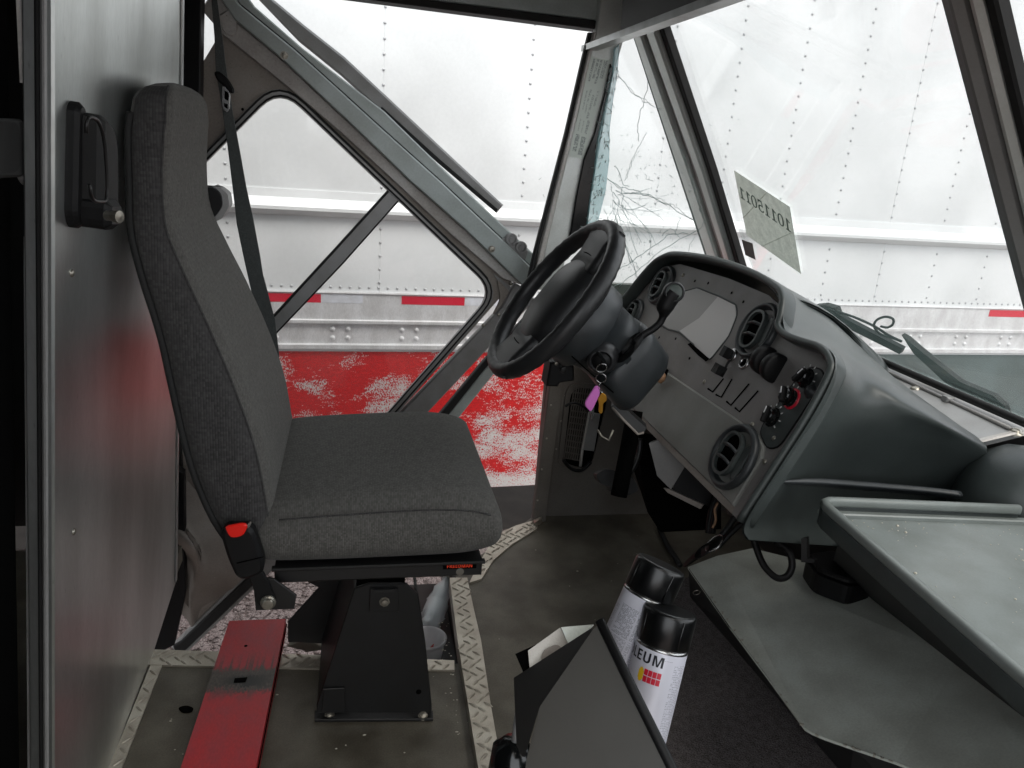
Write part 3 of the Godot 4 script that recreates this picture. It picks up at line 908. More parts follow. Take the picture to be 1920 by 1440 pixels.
	part("crazed_edge", slab([Vector3(0.7110,1.4994,-2.2620), Vector3(0.7250,1.5147,-2.2620), Vector3(0.7290,1.4405,-2.2620), Vector3(0.7239,1.3612,-2.2620), Vector3(0.7226,1.2879,-2.2620), Vector3(0.7311,1.1987,-2.2620), Vector3(0.7300,1.1066,-2.2620), Vector3(0.7203,1.0436,-2.2620), Vector3(0.7104,0.9796,-2.2620), Vector3(0.6803,0.9781,-2.2620), Vector3(0.6821,1.0728,-2.2620), Vector3(0.6871,1.1654,-2.2620), Vector3(0.6874,1.2527,-2.2620), Vector3(0.6999,1.3447,-2.2620), Vector3(0.7124,1.4320,-2.2620)], Vector3(0, 0, 0.010), 0.003), M.glass_thick, q)
	var cr := new_st(true)
	var lines := [
		[Vector3(0.7462,1.4506,-2.3220), Vector3(0.7838,1.4127,-2.3220), Vector3(0.8242,1.3834,-2.3220), Vector3(0.8991,1.3548,-2.3220)], [Vector3(0.7509,1.4393,-2.3220), Vector3(0.7992,1.3962,-2.3220), Vector3(0.8424,1.3729,-2.3220), Vector3(0.8745,1.3604,-2.3220)], [Vector3(0.8496,1.4331,-2.3220), Vector3(0.8420,1.3759,-2.3220), Vector3(0.8329,1.3420,-2.3220), Vector3(0.8303,1.2963,-2.3220), Vector3(0.8402,1.2586,-2.3220)],
		[Vector3(0.8626,1.2833,-2.3220), Vector3(0.8376,1.2383,-2.3220), Vector3(0.8217,1.1873,-2.3220), Vector3(0.8146,1.1474,-2.3220)], [Vector3(0.7478,1.1479,-2.3220), Vector3(0.8004,1.1227,-2.3220), Vector3(0.8557,1.1100,-2.3220), Vector3(0.9362,1.0856,-2.3220), Vector3(1.0510,1.0360,-2.3220)], [Vector3(0.7556,1.1389,-2.3220), Vector3(0.8194,1.1078,-2.3220), Vector3(0.8896,1.1040,-2.3220), Vector3(0.9554,1.0753,-2.3220)],
		[Vector3(0.8021,1.1228,-2.3220), Vector3(0.8132,1.0592,-2.3220), Vector3(0.7766,1.1053,-2.3220)], [Vector3(0.7899,0.8386,-2.3220), Vector3(0.8465,0.8868,-2.3220), Vector3(0.9123,0.9320,-2.3220), Vector3(0.9716,0.9852,-2.3220), Vector3(1.0394,0.9920,-2.3220)], [Vector3(0.7979,0.7995,-2.3220), Vector3(0.8772,0.8557,-2.3220), Vector3(0.9570,0.9340,-2.3220), Vector3(1.0736,1.0071,-2.3220)],
		[Vector3(0.7831,1.0494,-2.3220), Vector3(0.8106,0.9937,-2.3220), Vector3(0.8522,0.9124,-2.3220), Vector3(0.8950,0.8289,-2.3220)], [Vector3(0.7875,1.0415,-2.3220), Vector3(0.8250,0.9614,-2.3220), Vector3(0.8742,0.8795,-2.3220), Vector3(0.8857,0.8458,-2.3220)], [Vector3(0.8090,0.9771,-2.3220), Vector3(0.8621,0.9044,-2.3220), Vector3(0.8932,0.8718,-2.3220)], [Vector3(0.7513,1.0557,-2.3220), Vector3(0.7696,1.0162,-2.3220), Vector3(0.8240,0.9696,-2.3220)],
		[Vector3(1.0475,0.9382,-2.3220), Vector3(1.0593,0.9811,-2.3220), Vector3(1.0772,1.0073,-2.3220), Vector3(1.0915,1.0332,-2.3220)], [Vector3(0.9962,0.9898,-2.3220), Vector3(1.0026,1.0202,-2.3220), Vector3(1.0069,1.0403,-2.3220)], [Vector3(0.9248,0.9326,-2.3220), Vector3(0.9353,0.9076,-2.3220), Vector3(0.9401,0.8993,-2.3220)], [Vector3(0.8727,1.1669,-2.3220), Vector3(0.8805,1.1467,-2.3220), Vector3(0.9017,1.1449,-2.3220)], [Vector3(0.7675,1.1837,-2.3220), Vector3(0.7825,1.1721,-2.3220), Vector3(0.8080,1.1311,-2.3220), Vector3(0.8261,1.1242,-2.3220)],
		[Vector3(0.8104,1.1392,-2.3220), Vector3(0.8134,1.1710,-2.3220), Vector3(0.8324,1.2115,-2.3220), Vector3(0.8413,1.2230,-2.3220)], [Vector3(0.9501,0.9842,-2.3220), Vector3(0.9795,1.0057,-2.3220), Vector3(1.0141,0.9789,-2.3220)], [Vector3(0.7662,1.1206,-2.3220), Vector3(0.7788,1.0862,-2.3220), Vector3(0.7787,1.0572,-2.3220)], [Vector3(0.9204,1.0977,-2.3220), Vector3(0.9763,1.0781,-2.3220), Vector3(1.0193,1.0542,-2.3220), Vector3(1.0548,1.0346,-2.3220)]]
	for l in lines:
		var path := []
		for i in l.size() - 1:
			for k in 4:
				path.append(l[i].lerp(l[i + 1], k / 4.0) + Vector3(rng.randf_range(-1, 1), rng.randf_range(-1, 1), 0) * 0.004)
		path.append(l[-1])
		tube_into(cr, path, rng.randf_range(0.0006, 0.0011), 4)
	var root: Vector3 = [Vector3(0.7825,1.0542,-2.3220)][0]
	for i in 26:
		var a := rng.randf_range(-2.2, 0.5)
		var p := root + Vector3(rng.randf_range(-0.01, 0.03), rng.randf_range(-0.06, 0.06), 0)
		var path := [p]
		for k in rng.randi_range(4, 11):
			a += rng.randfn(0, 0.16)
			p += Vector3(cos(a), sin(a), 0) * rng.randf_range(0.012, 0.026)
			path.append(p)
		tube_into(cr, path, rng.randf_range(0.0004, 0.0008), 4)
	for i in 300:
		var c: Vector3 = [Vector3(0.8194,1.1078,-2.3220)][0] + Vector3(rng.randfn(0.06, 0.12), rng.randfn(-0.08, 0.13), 0)
		var d := Vector3(rng.randfn(0, 1), rng.randfn(0, 1), 0).normalized() * rng.randf_range(0.003, 0.012)
		tube_into(cr, [c, c + d], 0.0006, 4)
	for i in 90:
		var c: Vector3 = [Vector3(0.7086,1.4590,-2.2500)][0].lerp([Vector3(0.6784,0.9953,-2.2500)][0], rng.randf()) + Vector3(rng.randf_range(-0.012, 0.03), 0, 0)
		var d := Vector3(rng.randfn(0, 0.5), rng.randfn(0, 1), 0).normalized() * rng.randf_range(0.006, 0.02)
		tube_into(cr, [c, c + d], 0.0008, 4)
	cr.generate_normals()
	stuff(part("cracks", cr, M.crack, q))

	# notice stuck inside the glass
	var pp := [Vector3(1.0447,1.1978,-2.0852), Vector3(1.0938,1.1201,-1.8441), Vector3(1.2091,0.9379,-1.9214), Vector3(1.1627,1.0112,-2.1733)]
	var paper := mat(Color(1, 1, 1), 0.85)
	paper.albedo_texture = tone_tex(256, 55, Color(0.78, 0.79, 0.77), Color(0.90, 0.905, 0.885), 0.03, 0.10)
	paper.uv1_triplanar = true
	paper.uv1_scale = Vector3(4, 4, 4)
	paper.backlight_enabled = true
	paper.backlight = Color(0.62, 0.63, 0.61)
	var nt := tag(part("paper_notice", sheet(pp, -n), paper), "creased greenish paper notice stuck inside the windshield, number showing through backwards", "notice") as MeshInstance3D
	var ink := mat(Color(0.36, 0.42, 0.39), 0.8)
	var tx: Vector3 = (pp[1] - pp[0]).normalized()
	var ty: Vector3 = (pp[0] - pp[3]).normalized()
	var tm := TextMesh.new()
	tm.text = "10115011"
	var fnt := SystemFont.new()
	fnt.font_names = PackedStringArray(["Droid Serif"])
	tm.font = fnt
	tm.font_size = 32
	tm.pixel_size = 0.00172
	tm.depth = 0.0006
	var o := part("number", tm, ink, nt)
	o.transform = Transform3D(Basis(-tx, ty, -n), pp[0].lerp(pp[1], 0.5).lerp(pp[3].lerp(pp[2], 0.5), 0.30) - n * 0.0016)
	var fold := new_st(true)
	tube_into(fold, [pp[0].lerp(pp[3], 0.72) - n * 0.001, pp[0].lerp(pp[1], 0.62) - n * 0.001], 0.0009, 5)
	tube_into(fold, [pp[3].lerp(pp[2], 0.3) - n * 0.001, pp[1].lerp(pp[2], 0.35) - n * 0.001], 0.0009, 5)
	fold.generate_normals()
	part("crease", fold, paper, nt)
	tag(part("small_tag", slab([Vector3(1.1742,0.9929,-2.2207), Vector3(1.1759,0.9903,-2.1544), Vector3(1.2089,0.9381,-2.1789), Vector3(1.2054,0.9437,-2.2397)], n * -0.0008, 0.0), textured(Color(0.50, 0.47, 0.46), M.grime, Vector3(6, 6, 6), 0.8)), "small brownish grey sticker low on the windshield beside the corner post", "sticker")

	# wiper resting on the outside of the glass
	var wp := thing("wiper", "black windshield wiper lying outside the glass above the cowl, washer hose looped", "wiper", [Vector3(1.3718,0.7555,-1.3137)][0])
	part("blade", slab([Vector3(1.3181,0.8403,-1.9017), Vector3(1.3234,0.8319,-1.8589), Vector3(1.3395,0.8065,-1.6280), Vector3(1.3519,0.7869,-1.6500), Vector3(1.3396,0.8064,-1.9051), Vector3(1.3326,0.8175,-1.9506)], n * 0.014, 0.004), M.black, wp)
	part("blade_clip", slab([Vector3(1.3225,0.8335,-2.0058), Vector3(1.3122,0.8497,-1.9428), Vector3(1.3108,0.8520,-1.8892), Vector3(1.3240,0.8310,-1.8896), Vector3(1.3377,0.8093,-1.9188), Vector3(1.3380,0.8088,-1.9616)], n * 0.02, 0.005), M.rubber, wp)
	part("arm", slab([Vector3(1.3149,0.8454,-1.6125), Vector3(1.3291,0.8229,-1.5620), Vector3(1.3571,0.7786,-1.4440), Vector3(1.3576,0.7779,-1.3468), Vector3(1.3670,0.7630,-1.3197), Vector3(1.3904,0.7260,-1.3209), Vector3(1.3821,0.7392,-1.3948), Vector3(1.3689,0.7600,-1.5031), Vector3(1.3396,0.8064,-1.5889)], n * 0.016, 0.006), M.rubber, wp)
	part("hose", tube(spline([Vector3(1.3160,0.8436,-1.9073), Vector3(1.3141,0.8467,-1.8064), Vector3(1.3174,0.8415,-1.7184), Vector3(1.3240,0.8310,-1.6706), Vector3(1.3265,0.8271,-1.6217)], 4), 0.0035, 8), M.black, wp)
	part("hose_loop", tube(spline([Vector3(1.3265,0.8271,-1.6217), Vector3(1.3269,0.8265,-1.6668), Vector3(1.3278,0.8251,-1.7056), Vector3(1.3178,0.8409,-1.7209), Vector3(1.3040,0.8627,-1.6981), Vector3(1.2927,0.8806,-1.6549), Vector3(1.2919,0.8818,-1.6258), Vector3(1.3013,0.8669,-1.6335), Vector3(1.3106,0.8522,-1.6616), Vector3(1.3130,0.8485,-1.6887)], 5), 0.0032, 8), M.black, wp)

# ---------------------------------------------------------------- sliding door, off its track and hanging askew
func build_sliding_door() -> void:
	var d := thing("sliding_door", "driver's sliding door fallen off its track, hanging diagonally with window and dented lower panel", "door", [Vector3(-0.5837,-0.4935,-2.4000)][0])
	var fr := Vector3(0, 0, 0.02)
	var L := [Vector3(-0.3695,1.5595,-2.3850), Vector3(-0.3178,1.4836,-2.3850), Vector3(-0.2008,1.3987,-2.3850), Vector3(0.0213,1.2143,-2.3850), Vector3(0.1608,1.0951,-2.3850), Vector3(0.3267,0.9667,-2.3850), Vector3(0.5213,0.7998,-2.3850)]
	var G := [Vector3(-0.3419,1.5752,-2.3850), Vector3(-0.3069,1.5243,-2.3850), Vector3(-0.1620,1.4228,-2.3850), Vector3(0.0806,1.2319,-2.3850), Vector3(0.2516,1.0992,-2.3850), Vector3(0.4655,0.9243,-2.3850), Vector3(0.5973,0.8148,-2.3850)]
	var U := [Vector3(-0.3211,1.5903,-2.3850), Vector3(-0.2683,1.5242,-2.3850), Vector3(-0.1461,1.4325,-2.3850), Vector3(0.0794,1.2862,-2.3850), Vector3(0.2966,1.1036,-2.3850), Vector3(0.4550,0.9765,-2.3850), Vector3(0.6232,0.8416,-2.3850)]
	var Fl := [Vector3(-0.4055,1.5039,-2.3850), Vector3(-0.3520,1.4471,-2.3850), Vector3(-0.1890,1.3303,-2.3850), Vector3(-0.0317,1.2104,-2.3850), Vector3(0.1135,1.0922,-2.3850), Vector3(0.2778,0.9544,-2.3850), Vector3(0.4575,0.8179,-2.3850)]
	part("top_rail", band(L, G, Vector3(0, 0, 0.05), 0.004), M.paint, d)
	part("top_rail_flange", band(G, U, Vector3(0, 0, 0.028), 0.004), M.paint, d)
	part("rail_groove", tube([Vector3(-0.3031,1.5206,-2.3560), Vector3(-0.1600,1.4204,-2.3560), Vector3(0.0796,1.2318,-2.3560), Vector3(0.2486,1.1007,-2.3560), Vector3(0.4598,0.9279,-2.3560)], 0.005, 6), M.rubber, d)
	part("edge_trim", band(Fl, L, Vector3(0, 0, 0.026), 0.003), M.paint_pale, d)
	# skin round the window: four corners of an outline, hole with rounded corners
	var glass := rounded([Vector3(-0.2092,1.3244,-2.3850), Vector3(0.4329,0.7725,-2.3850), Vector3(-0.1513,0.0321,-2.3850), Vector3(-0.6108,0.9020,-2.3850)], 0.075, 7)
	var gasket := rounded([Vector3(-0.2116,1.3522,-2.3850), Vector3(0.4621,0.7753,-2.3850), Vector3(-0.1481,-0.0033,-2.3850), Vector3(-0.6391,0.9005,-2.3850)], 0.088, 7)
	var outer := rounded([Vector3(-0.3411,1.4840,-2.3850), Vector3(0.4964,0.8057,-2.3850), Vector3(-0.4919,-0.4249,-2.3850), Vector3(-0.9003,0.5774,-2.3850)], 0.02, 7)
	part("door_skin", ring_slab(outer, gasket, Vector3(0, 0, 0.012)), M.paint_brown, d)
	part("window_gasket", ring_slab(gasket, glass, Vector3(0, 0, 0.022)), M.frame, d)
	part("gasket_lip", tube(rounded([Vector3(-0.2100,1.3483,-2.3660), Vector3(0.4550,0.7787,-2.3660), Vector3(-0.1469,0.0103,-2.3660), Vector3(-0.6312,0.9032,-2.3660)], 0.088, 7), 0.0045, 6, true), M.rubber, d)
	part("gasket_lip", tube(rounded([Vector3(-0.2071,1.3318,-2.3620), Vector3(0.4373,0.7771,-2.3620), Vector3(-0.1499,0.0358,-2.3620), Vector3(-0.6133,0.9046,-2.3620)], 0.078, 7), 0.0028, 6, true), M.rubber, d)
	part("window_glass", slab(glass, Vector3(0, 0, 0.005), 0.0), M.glass_door, d)
	part("divider", slab([Vector3(0.0950,1.0668,-2.3780), Vector3(0.1288,1.0393,-2.3780), Vector3(-0.0353,0.8421,-2.3780), Vector3(-0.2331,0.6196,-2.3780), Vector3(-0.4221,0.4114,-2.3780), Vector3(-0.4457,0.4407,-2.3780), Vector3(-0.2431,0.6677,-2.3780), Vector3(-0.0575,0.8860,-2.3780)], Vector3(0, 0, 0.024), 0.004), M.frame, d)
	part("divider_seal", tube([Vector3(0.0957,1.0654,-2.3540), Vector3(-0.0553,0.8879,-2.3540), Vector3(-0.2407,0.6733,-2.3540), Vector3(-0.4156,0.4761,-2.3540)], 0.004, 6), M.rubber, d)
	part("divider_seal", tube([Vector3(0.1245,1.0377,-2.3560), Vector3(-0.0350,0.8456,-2.3560), Vector3(-0.2310,0.6252,-2.3560)], 0.003, 6), M.rubber, d)
	# front stile with its rubber, and the outer lip behind it
	part("front_stile", slab([Vector3(0.4603,0.7282,-2.3860), Vector3(0.4966,0.8056,-2.3860), Vector3(0.5383,0.7864,-2.3860), Vector3(0.5674,0.7527,-2.3860), Vector3(0.4157,0.5801,-2.3860), Vector3(0.2098,0.3356,-2.3860), Vector3(-0.3143,-0.2558,-2.3860), Vector3(-0.5561,-0.5109,-2.3860), Vector3(-0.5881,-0.4724,-2.3860), Vector3(-0.3560,-0.2149,-2.3860), Vector3(0.1179,0.3299,-2.3860)], Vector3(0, 0, 0.03), 0.004), M.frame, d)
	part("stile_rubber", slab([Vector3(-0.3157,-0.1878,-2.3550), Vector3(-0.2995,-0.2168,-2.3550), Vector3(-0.5397,-0.4742,-2.3550), Vector3(-0.5707,-0.4869,-2.3550), Vector3(-0.5792,-0.4568,-2.3550), Vector3(-0.5549,-0.4416,-2.3550)], Vector3(0, 0, 0.014), 0.004), M.rubber, d)
	part("outer_seal", slab([Vector3(0.5712,0.6744,-2.5000), Vector3(0.5894,0.6563,-2.5000), Vector3(0.4396,0.4832,-2.5000), Vector3(0.3102,0.2974,-2.5000), Vector3(0.0749,-0.0141,-2.5000), Vector3(0.0486,0.0113,-2.5000), Vector3(0.2732,0.2954,-2.5000), Vector3(0.4306,0.5097,-2.5000)], Vector3(0, 0, 0.02), 0.003), M.rubber, d)
	part("outer_lip", slab([Vector3(0.5917,0.6541,-2.5100), Vector3(0.6274,0.6325,-2.5100), Vector3(0.4725,0.4614,-2.5100), Vector3(0.3509,0.2898,-2.5100), Vector3(0.1166,-0.0304,-2.5100), Vector3(0.0752,-0.0190,-2.5100), Vector3(0.3114,0.2937,-2.5100), Vector3(0.4414,0.4802,-2.5100)], Vector3(0, 0, 0.02), 0.003), M.paint, d)
	part("corner_gusset", slab(rounded([Vector3(0.4379,0.8194,-2.3720), Vector3(0.4893,0.7736,-2.3720), Vector3(0.4846,0.7424,-2.3720), Vector3(0.4556,0.7102,-2.3720), Vector3(0.4321,0.6990,-2.3720), Vector3(0.4562,0.7518,-2.3720)], 0.02, 4), Vector3(0, 0, 0.006), 0.002), M.paint_brown, d)
	part("lip_plate", slab([Vector3(0.4268,0.8325,-2.3720), Vector3(0.5245,0.7679,-2.3720), Vector3(0.4927,0.7270,-2.3720), Vector3(0.4760,0.7662,-2.3720)], Vector3(0, 0, 0.005), 0.001), M.frame, d)
	for p in [[Vector3(0.4531,0.8312,-2.3660)], [Vector3(0.4861,0.8020,-2.3660)], [Vector3(0.4039,0.6671,-2.3560)], [Vector3(0.4515,0.7032,-2.3560)]]:
		put("rivet", rivet_m, M.bolt, d, p[0], Vector3(0, 0, 1))
	for p in [[Vector3(0.4118,0.9123,-2.3340)], [Vector3(-0.1922,1.4074,-2.3340)]]:
		put("rail_bolt", bolt_m, M.bolt, d, p[0], Vector3(0, 0, 1))
	for p in [[Vector3(0.4727,0.9440,-2.3500)], [Vector3(0.5048,0.9209,-2.3500)]]:
		part("roller", lathe(p[0], Vector3(0, 0, 1), [[0.0, 0.0], [0.019, 0.0], [0.019, 0.010], [0.017, 0.012], [0.013, 0.012], [0.012, 0.008], [0.007, 0.008], [0.007, 0.014], [0.0, 0.014]], 18, false), M.frame, d)
	part("roller_arm", slab([Vector3(0.4430,0.9423,-2.3520), Vector3(0.4654,0.9564,-2.3520), Vector3(0.5298,0.9102,-2.3520), Vector3(0.5220,0.8800,-2.3520), Vector3(0.4974,0.8889,-2.3520)], Vector3(0, 0, 0.008), 0.002), M.frame, d)
	# torn-off strip of the upper track standing away from the rail
	part("track_strip", slab([Vector3(-0.2954,1.5791,-2.4600), Vector3(-0.2474,1.5706,-2.4600), Vector3(-0.1473,1.5012,-2.4600), Vector3(-0.0342,1.4270,-2.4600), Vector3(0.0809,1.3361,-2.4600), Vector3(0.2618,1.1925,-2.4600), Vector3(0.4575,1.0386,-2.4600), Vector3(0.4385,1.0126,-2.4600), Vector3(0.2472,1.1521,-2.4600), Vector3(0.0693,1.2888,-2.4600), Vector3(-0.0429,1.3757,-2.4600), Vector3(-0.1624,1.4578,-2.4600)], Vector3(0, 0, 0.03), 0.006), M.frame, d)
	part("track_strip_edge", slab([Vector3(0.0684,1.2924,-2.4300), Vector3(0.2441,1.1529,-2.4300), Vector3(0.4332,1.0151,-2.4300), Vector3(0.4393,1.0253,-2.4300), Vector3(0.2501,1.1642,-2.4300), Vector3(0.0744,1.3003,-2.4300)], Vector3(0, 0, 0.01), 0.002), M.rubber, d)
	# top rear corner: bent metal bracket
	part("corner_bracket", slab(rounded([Vector3(-0.3645,1.4893,-2.3620), Vector3(-0.3312,1.5134,-2.3620), Vector3(-0.3132,1.4839,-2.3620), Vector3(-0.3142,1.4548,-2.3620), Vector3(-0.3255,1.4431,-2.3620), Vector3(-0.3445,1.4466,-2.3620), Vector3(-0.3548,1.4615,-2.3620)], 0.01, 3), Vector3(0, 0, 0.01), 0.003), M.paint_pale, d)
	part("skin_hole", lathe([Vector3(-0.3091,1.2611,-2.3725)][0], Vector3(0, 0, 1), [[0.0, 0.001], [0.004, 0.001], [0.004, 0.0]], 10), M.hole, d)
	# dented lower skin: a buckled sheet in front of the panel
	part("dented_panel", patch([
		[Vector3(-0.5671,0.2332,-2.3600), Vector3(-0.5096,0.1420,-2.3600), Vector3(-0.4349,0.0285,-2.3600), Vector3(-0.3260,-0.1702,-2.3600)],
		[Vector3(-0.5589,0.0470,-2.3300), Vector3(-0.5079,-0.0011,-2.3300), Vector3(-0.4356,-0.1087,-2.3300), Vector3(-0.3569,-0.2107,-2.3300)],
		[Vector3(-0.5501,-0.0211,-2.3000), Vector3(-0.4754,-0.0574,-2.2600), Vector3(-0.4615,-0.1835,-2.3100), Vector3(-0.3974,-0.2713,-2.3650)],
		[Vector3(-0.6126,-0.1226,-2.4000), Vector3(-0.5265,-0.2006,-2.3750), Vector3(-0.5123,-0.2760,-2.3500), Vector3(-0.4580,-0.3740,-2.4000)],
		[Vector3(-0.6399,-0.3017,-2.4000), Vector3(-0.5600,-0.3681,-2.4000), Vector3(-0.5171,-0.4058,-2.3600), Vector3(-0.5085,-0.4302,-2.4000)]], 5, Vector3(0, 0, 1), 0.004), M.paint_brown, d)

func build_belt() -> void:
	var b := thing("seat_belt", "black seat belt hanging straight beside the driver's door with chrome latch tongue", "seat belt", [Vector3(-0.2132,0.5622,-2.2000)][0])
	part("webbing", slab([Vector3(-0.3540,1.5436,-2.2000), Vector3(-0.3428,1.5448,-2.2000), Vector3(-0.3298,1.4290,-2.2000), Vector3(-0.3226,1.3475,-2.2000), Vector3(-0.3106,1.2459,-2.2000), Vector3(-0.2976,1.1623,-2.2000), Vector3(-0.2831,1.0641,-2.2000), Vector3(-0.2678,0.9812,-2.2000), Vector3(-0.2523,0.8815,-2.2000), Vector3(-0.2464,0.8333,-2.2000), Vector3(-0.2335,0.7786,-2.2000), Vector3(-0.2164,0.7032,-2.2000), Vector3(-0.2066,0.5989,-2.2000), Vector3(-0.2369,0.4813,-2.2000), Vector3(-0.2559,0.4892,-2.2000), Vector3(-0.2444,0.6092,-2.2000), Vector3(-0.2624,0.7019,-2.2000), Vector3(-0.2799,0.7919,-2.2000), Vector3(-0.2944,0.8680,-2.2000), Vector3(-0.3107,0.9648,-2.2000), Vector3(-0.3182,1.0620,-2.2000), Vector3(-0.3268,1.1603,-2.2000), Vector3(-0.3355,1.2439,-2.2000), Vector3(-0.3483,1.3452,-2.2000), Vector3(-0.3488,1.4272,-2.2000)], Vector3(0, 0, 0.003), 0.001), M.webbing, b)
	part("tongue_sleeve", slab(rounded([Vector3(-0.3510,1.3407,-2.1920), Vector3(-0.3407,1.3453,-2.1920), Vector3(-0.3182,1.3309,-2.1920), Vector3(-0.3036,1.3042,-2.1920), Vector3(-0.3040,1.2939,-2.1920), Vector3(-0.3130,1.2944,-2.1920), Vector3(-0.3291,1.3122,-2.1920), Vector3(-0.3442,1.3211,-2.1920)], 0.012, 3), Vector3(0, 0, 0.014), 0.004), M.black, b)
	var t := part("latch_tongue", slab(rounded([Vector3(-0.3333,1.3141,-2.1860), Vector3(-0.3132,1.3005,-2.1860), Vector3(-0.3161,1.2554,-2.1860), Vector3(-0.3217,1.2447,-2.1860), Vector3(-0.3355,1.2565,-2.1860)], 0.008, 3), Vector3(0, 0, 0.003), 0.001), M.chrome, b)
	part("slot", slab([Vector3(-0.3269,1.3005,-2.1825), Vector3(-0.3168,1.2950,-2.1825), Vector3(-0.3188,1.2757,-2.1825), Vector3(-0.3276,1.2801,-2.1825)], Vector3(0, 0, 0.001), 0.0), M.hole, t)
	part("slot", slab([Vector3(-0.3293,1.2697,-2.1825), Vector3(-0.3204,1.2666,-2.1825), Vector3(-0.3207,1.2563,-2.1825), Vector3(-0.3284,1.2595,-2.1825)], Vector3(0, 0, 0.001), 0.0), M.hole, t)

# ---------------------------------------------------------------- driver's seat
func back_ring(b: Vector3, f: Vector3, hw: float, r: float) -> Array:
	# rounded cross-section of the backrest between rear point b and front point f, 2*hw wide across z
	var c := (b + f) * 0.5
	c.z = -1.46
	var ax := Vector3(f.x - b.x, f.y - b.y, 0)
	var hx := ax.length() * 0.5
	ax = ax.normalized()
	var ring := rrect(c, ax, Vector3(0, 0, 1), hx, hw, r, 9)
	return ring

func build_seat() -> void:
	var s := thing("driver_seat", "high-back grey cloth driver's seat on a black steel pedestal", "seat", Vector3(0.06, 0, -1.46))
	var backs := [Vector3(-0.3309,1.2333,-1.2900), Vector3(-0.3339,1.2143,-1.2850), Vector3(-0.3367,1.1878,-1.2800), Vector3(-0.3377,1.1271,-1.2700), Vector3(-0.3392,1.0573,-1.2620), Vector3(-0.3276,0.9870,-1.2500), Vector3(-0.3085,0.9065,-1.2400), Vector3(-0.2914,0.8057,-1.2300), Vector3(-0.2686,0.6808,-1.2220), Vector3(-0.2367,0.5798,-1.2200), Vector3(-0.2025,0.5212,-1.2200)]
	var fronts := [Vector3(-0.2718,1.2380,-1.2900), Vector3(-0.2718,1.2191,-1.2850), Vector3(-0.2753,1.1923,-1.2800), Vector3(-0.2804,1.1307,-1.2700), Vector3(-0.2767,1.0605,-1.2620), Vector3(-0.2494,0.9942,-1.2500), Vector3(-0.2144,0.9175,-1.2400), Vector3(-0.1779,0.8246,-1.2300), Vector3(-0.1452,0.7173,-1.2220), Vector3(-0.1286,0.6116,-1.2200), Vector3(-0.1219,0.5510,-1.2200)]
	var hws := [0.170, 0.175, 0.178, 0.182, 0.187, 0.198, 0.21, 0.22, 0.23, 0.238, 0.24, 0.24]
	var bs := spline(backs, 4)
	var fs := spline(fronts, 4)
	var rings := []
	for i in bs.size():
		var t := float(i) / (bs.size() - 1) * (hws.size() - 1)
		var k := mini(int(t), hws.size() - 2)
		var hw: float = lerpf(hws[k], hws[k + 1], t - k)
		var r: float = minf(0.046, (fs[i] - bs[i]).length() * 0.45)
		var ring := back_ring(bs[i], fs[i], hw, r)
		# cushion the front between two bolsters
		for q in ring.size():
			var p: Vector3 = ring[q]
			var f: float = (p - bs[i]).dot((fs[i] - bs[i]).normalized()) / (fs[i] - bs[i]).length()
			var zz: float = absf(p.z + 1.46) / hw
			if f > 0.7 and t > 4.5:
				ring[q] = p - (fs[i] - bs[i]).normalized() * 0.016 * (1.0 - zz) * smoothstep(4.5, 6.0, t)
		rings.append(ring)
	# domed top
	var cap := []
	var r0: Array = rings[0]
	var c0 := centre(r0)
	for m in [0.30, 0.55, 0.75, 0.9, 0.98]:
		var k := pow(1.0 - pow(m, 2.4), 0.5)
		var ring := []
		for p in r0:
			ring.append(c0 + (p - c0) * k + Vector3(0.003, 0.042, 0) * m)
		cap.append(ring)
	cap.reverse()
	rings = cap + rings
	# front, rear and flanks are separate cloths meeting at the seams
	var flanks := [new_st(true), new_st(true)]
	var shell := new_st(true)
	for i in rings.size() - 1:
		var A: Array = rings[i]
		var B: Array = rings[i + 1]
		var ca := centre(A) + centre(B)
		for j in A.size():
			var k := (j + 1) % A.size()
			var st: SurfaceTool = shell
			if i >= 2 and j >= 4 and j < 13:
				st = flanks[0]
			elif i >= 2 and j >= 22 and j < 31:
				st = flanks[1]
			quad(st, A[j], A[k], B[k], B[j], A[j] + B[k] - ca)
	var cc := centre(rings[0])
	for j in rings[0].size():
		tri(shell, cc, rings[0][j], rings[0][(j + 1) % rings[0].size()], Vector3.UP)
	shell.generate_normals()
	var back := part("backrest", shell, M.fabric, s)
	for f in flanks:
		f.generate_normals()
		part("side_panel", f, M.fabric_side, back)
	for j in [4, 31]:
		var seam := []
		for i in range(2, rings.size() - 1):
			seam.append(rings[i][j])
		part("seam", tube(seam, 0.0022, 6), M.fabric_side, back)
	for j in [13, 22]:
		var rear := []
		for i in range(7, rings.size() - 1):
			rear.append(rings[i][j] + Vector3(-0.004, 0, 0))
		part("rear_piping", tube(rear, 0.006, 6), M.rubber, back)
	# cushion, lofted front to back
	var xs := [-0.165, -0.14, -0.08, 0.0, 0.08, 0.15, 0.20, 0.235, 0.257, 0.267, 0.270]
	var tops := [0.575, 0.598, 0.607, 0.612, 0.616, 0.618, 0.615, 0.606, 0.592, 0.575, 0.560]
	var lows := [0.505, 0.492, 0.489, 0.489, 0.490, 0.491, 0.493, 0.500, 0.514, 0.530, 0.545]
	var cr := []
	for i in xs.size():
		var hh: float = (tops[i] - lows[i]) * 0.5
		var c := Vector3(xs[i], (tops[i] + lows[i]) * 0.5, -1.46)
		var wz: float = 0.246 - (0.008 if i in [0, xs.size() - 2] else 0.0) - (0.02 if i == xs.size() - 1 else 0.0)
		var ring := rrect(c, Vector3(0, 0, 1), Vector3.UP, wz, hh, 0.054, 10)
		for q in ring.size():
			var zz: float = absf(ring[q].z + 1.46) / wz
			if ring[q].y > c.y:
				ring[q].y += 0.020 * (1.0 - zz * zz)
		cr.append(ring)
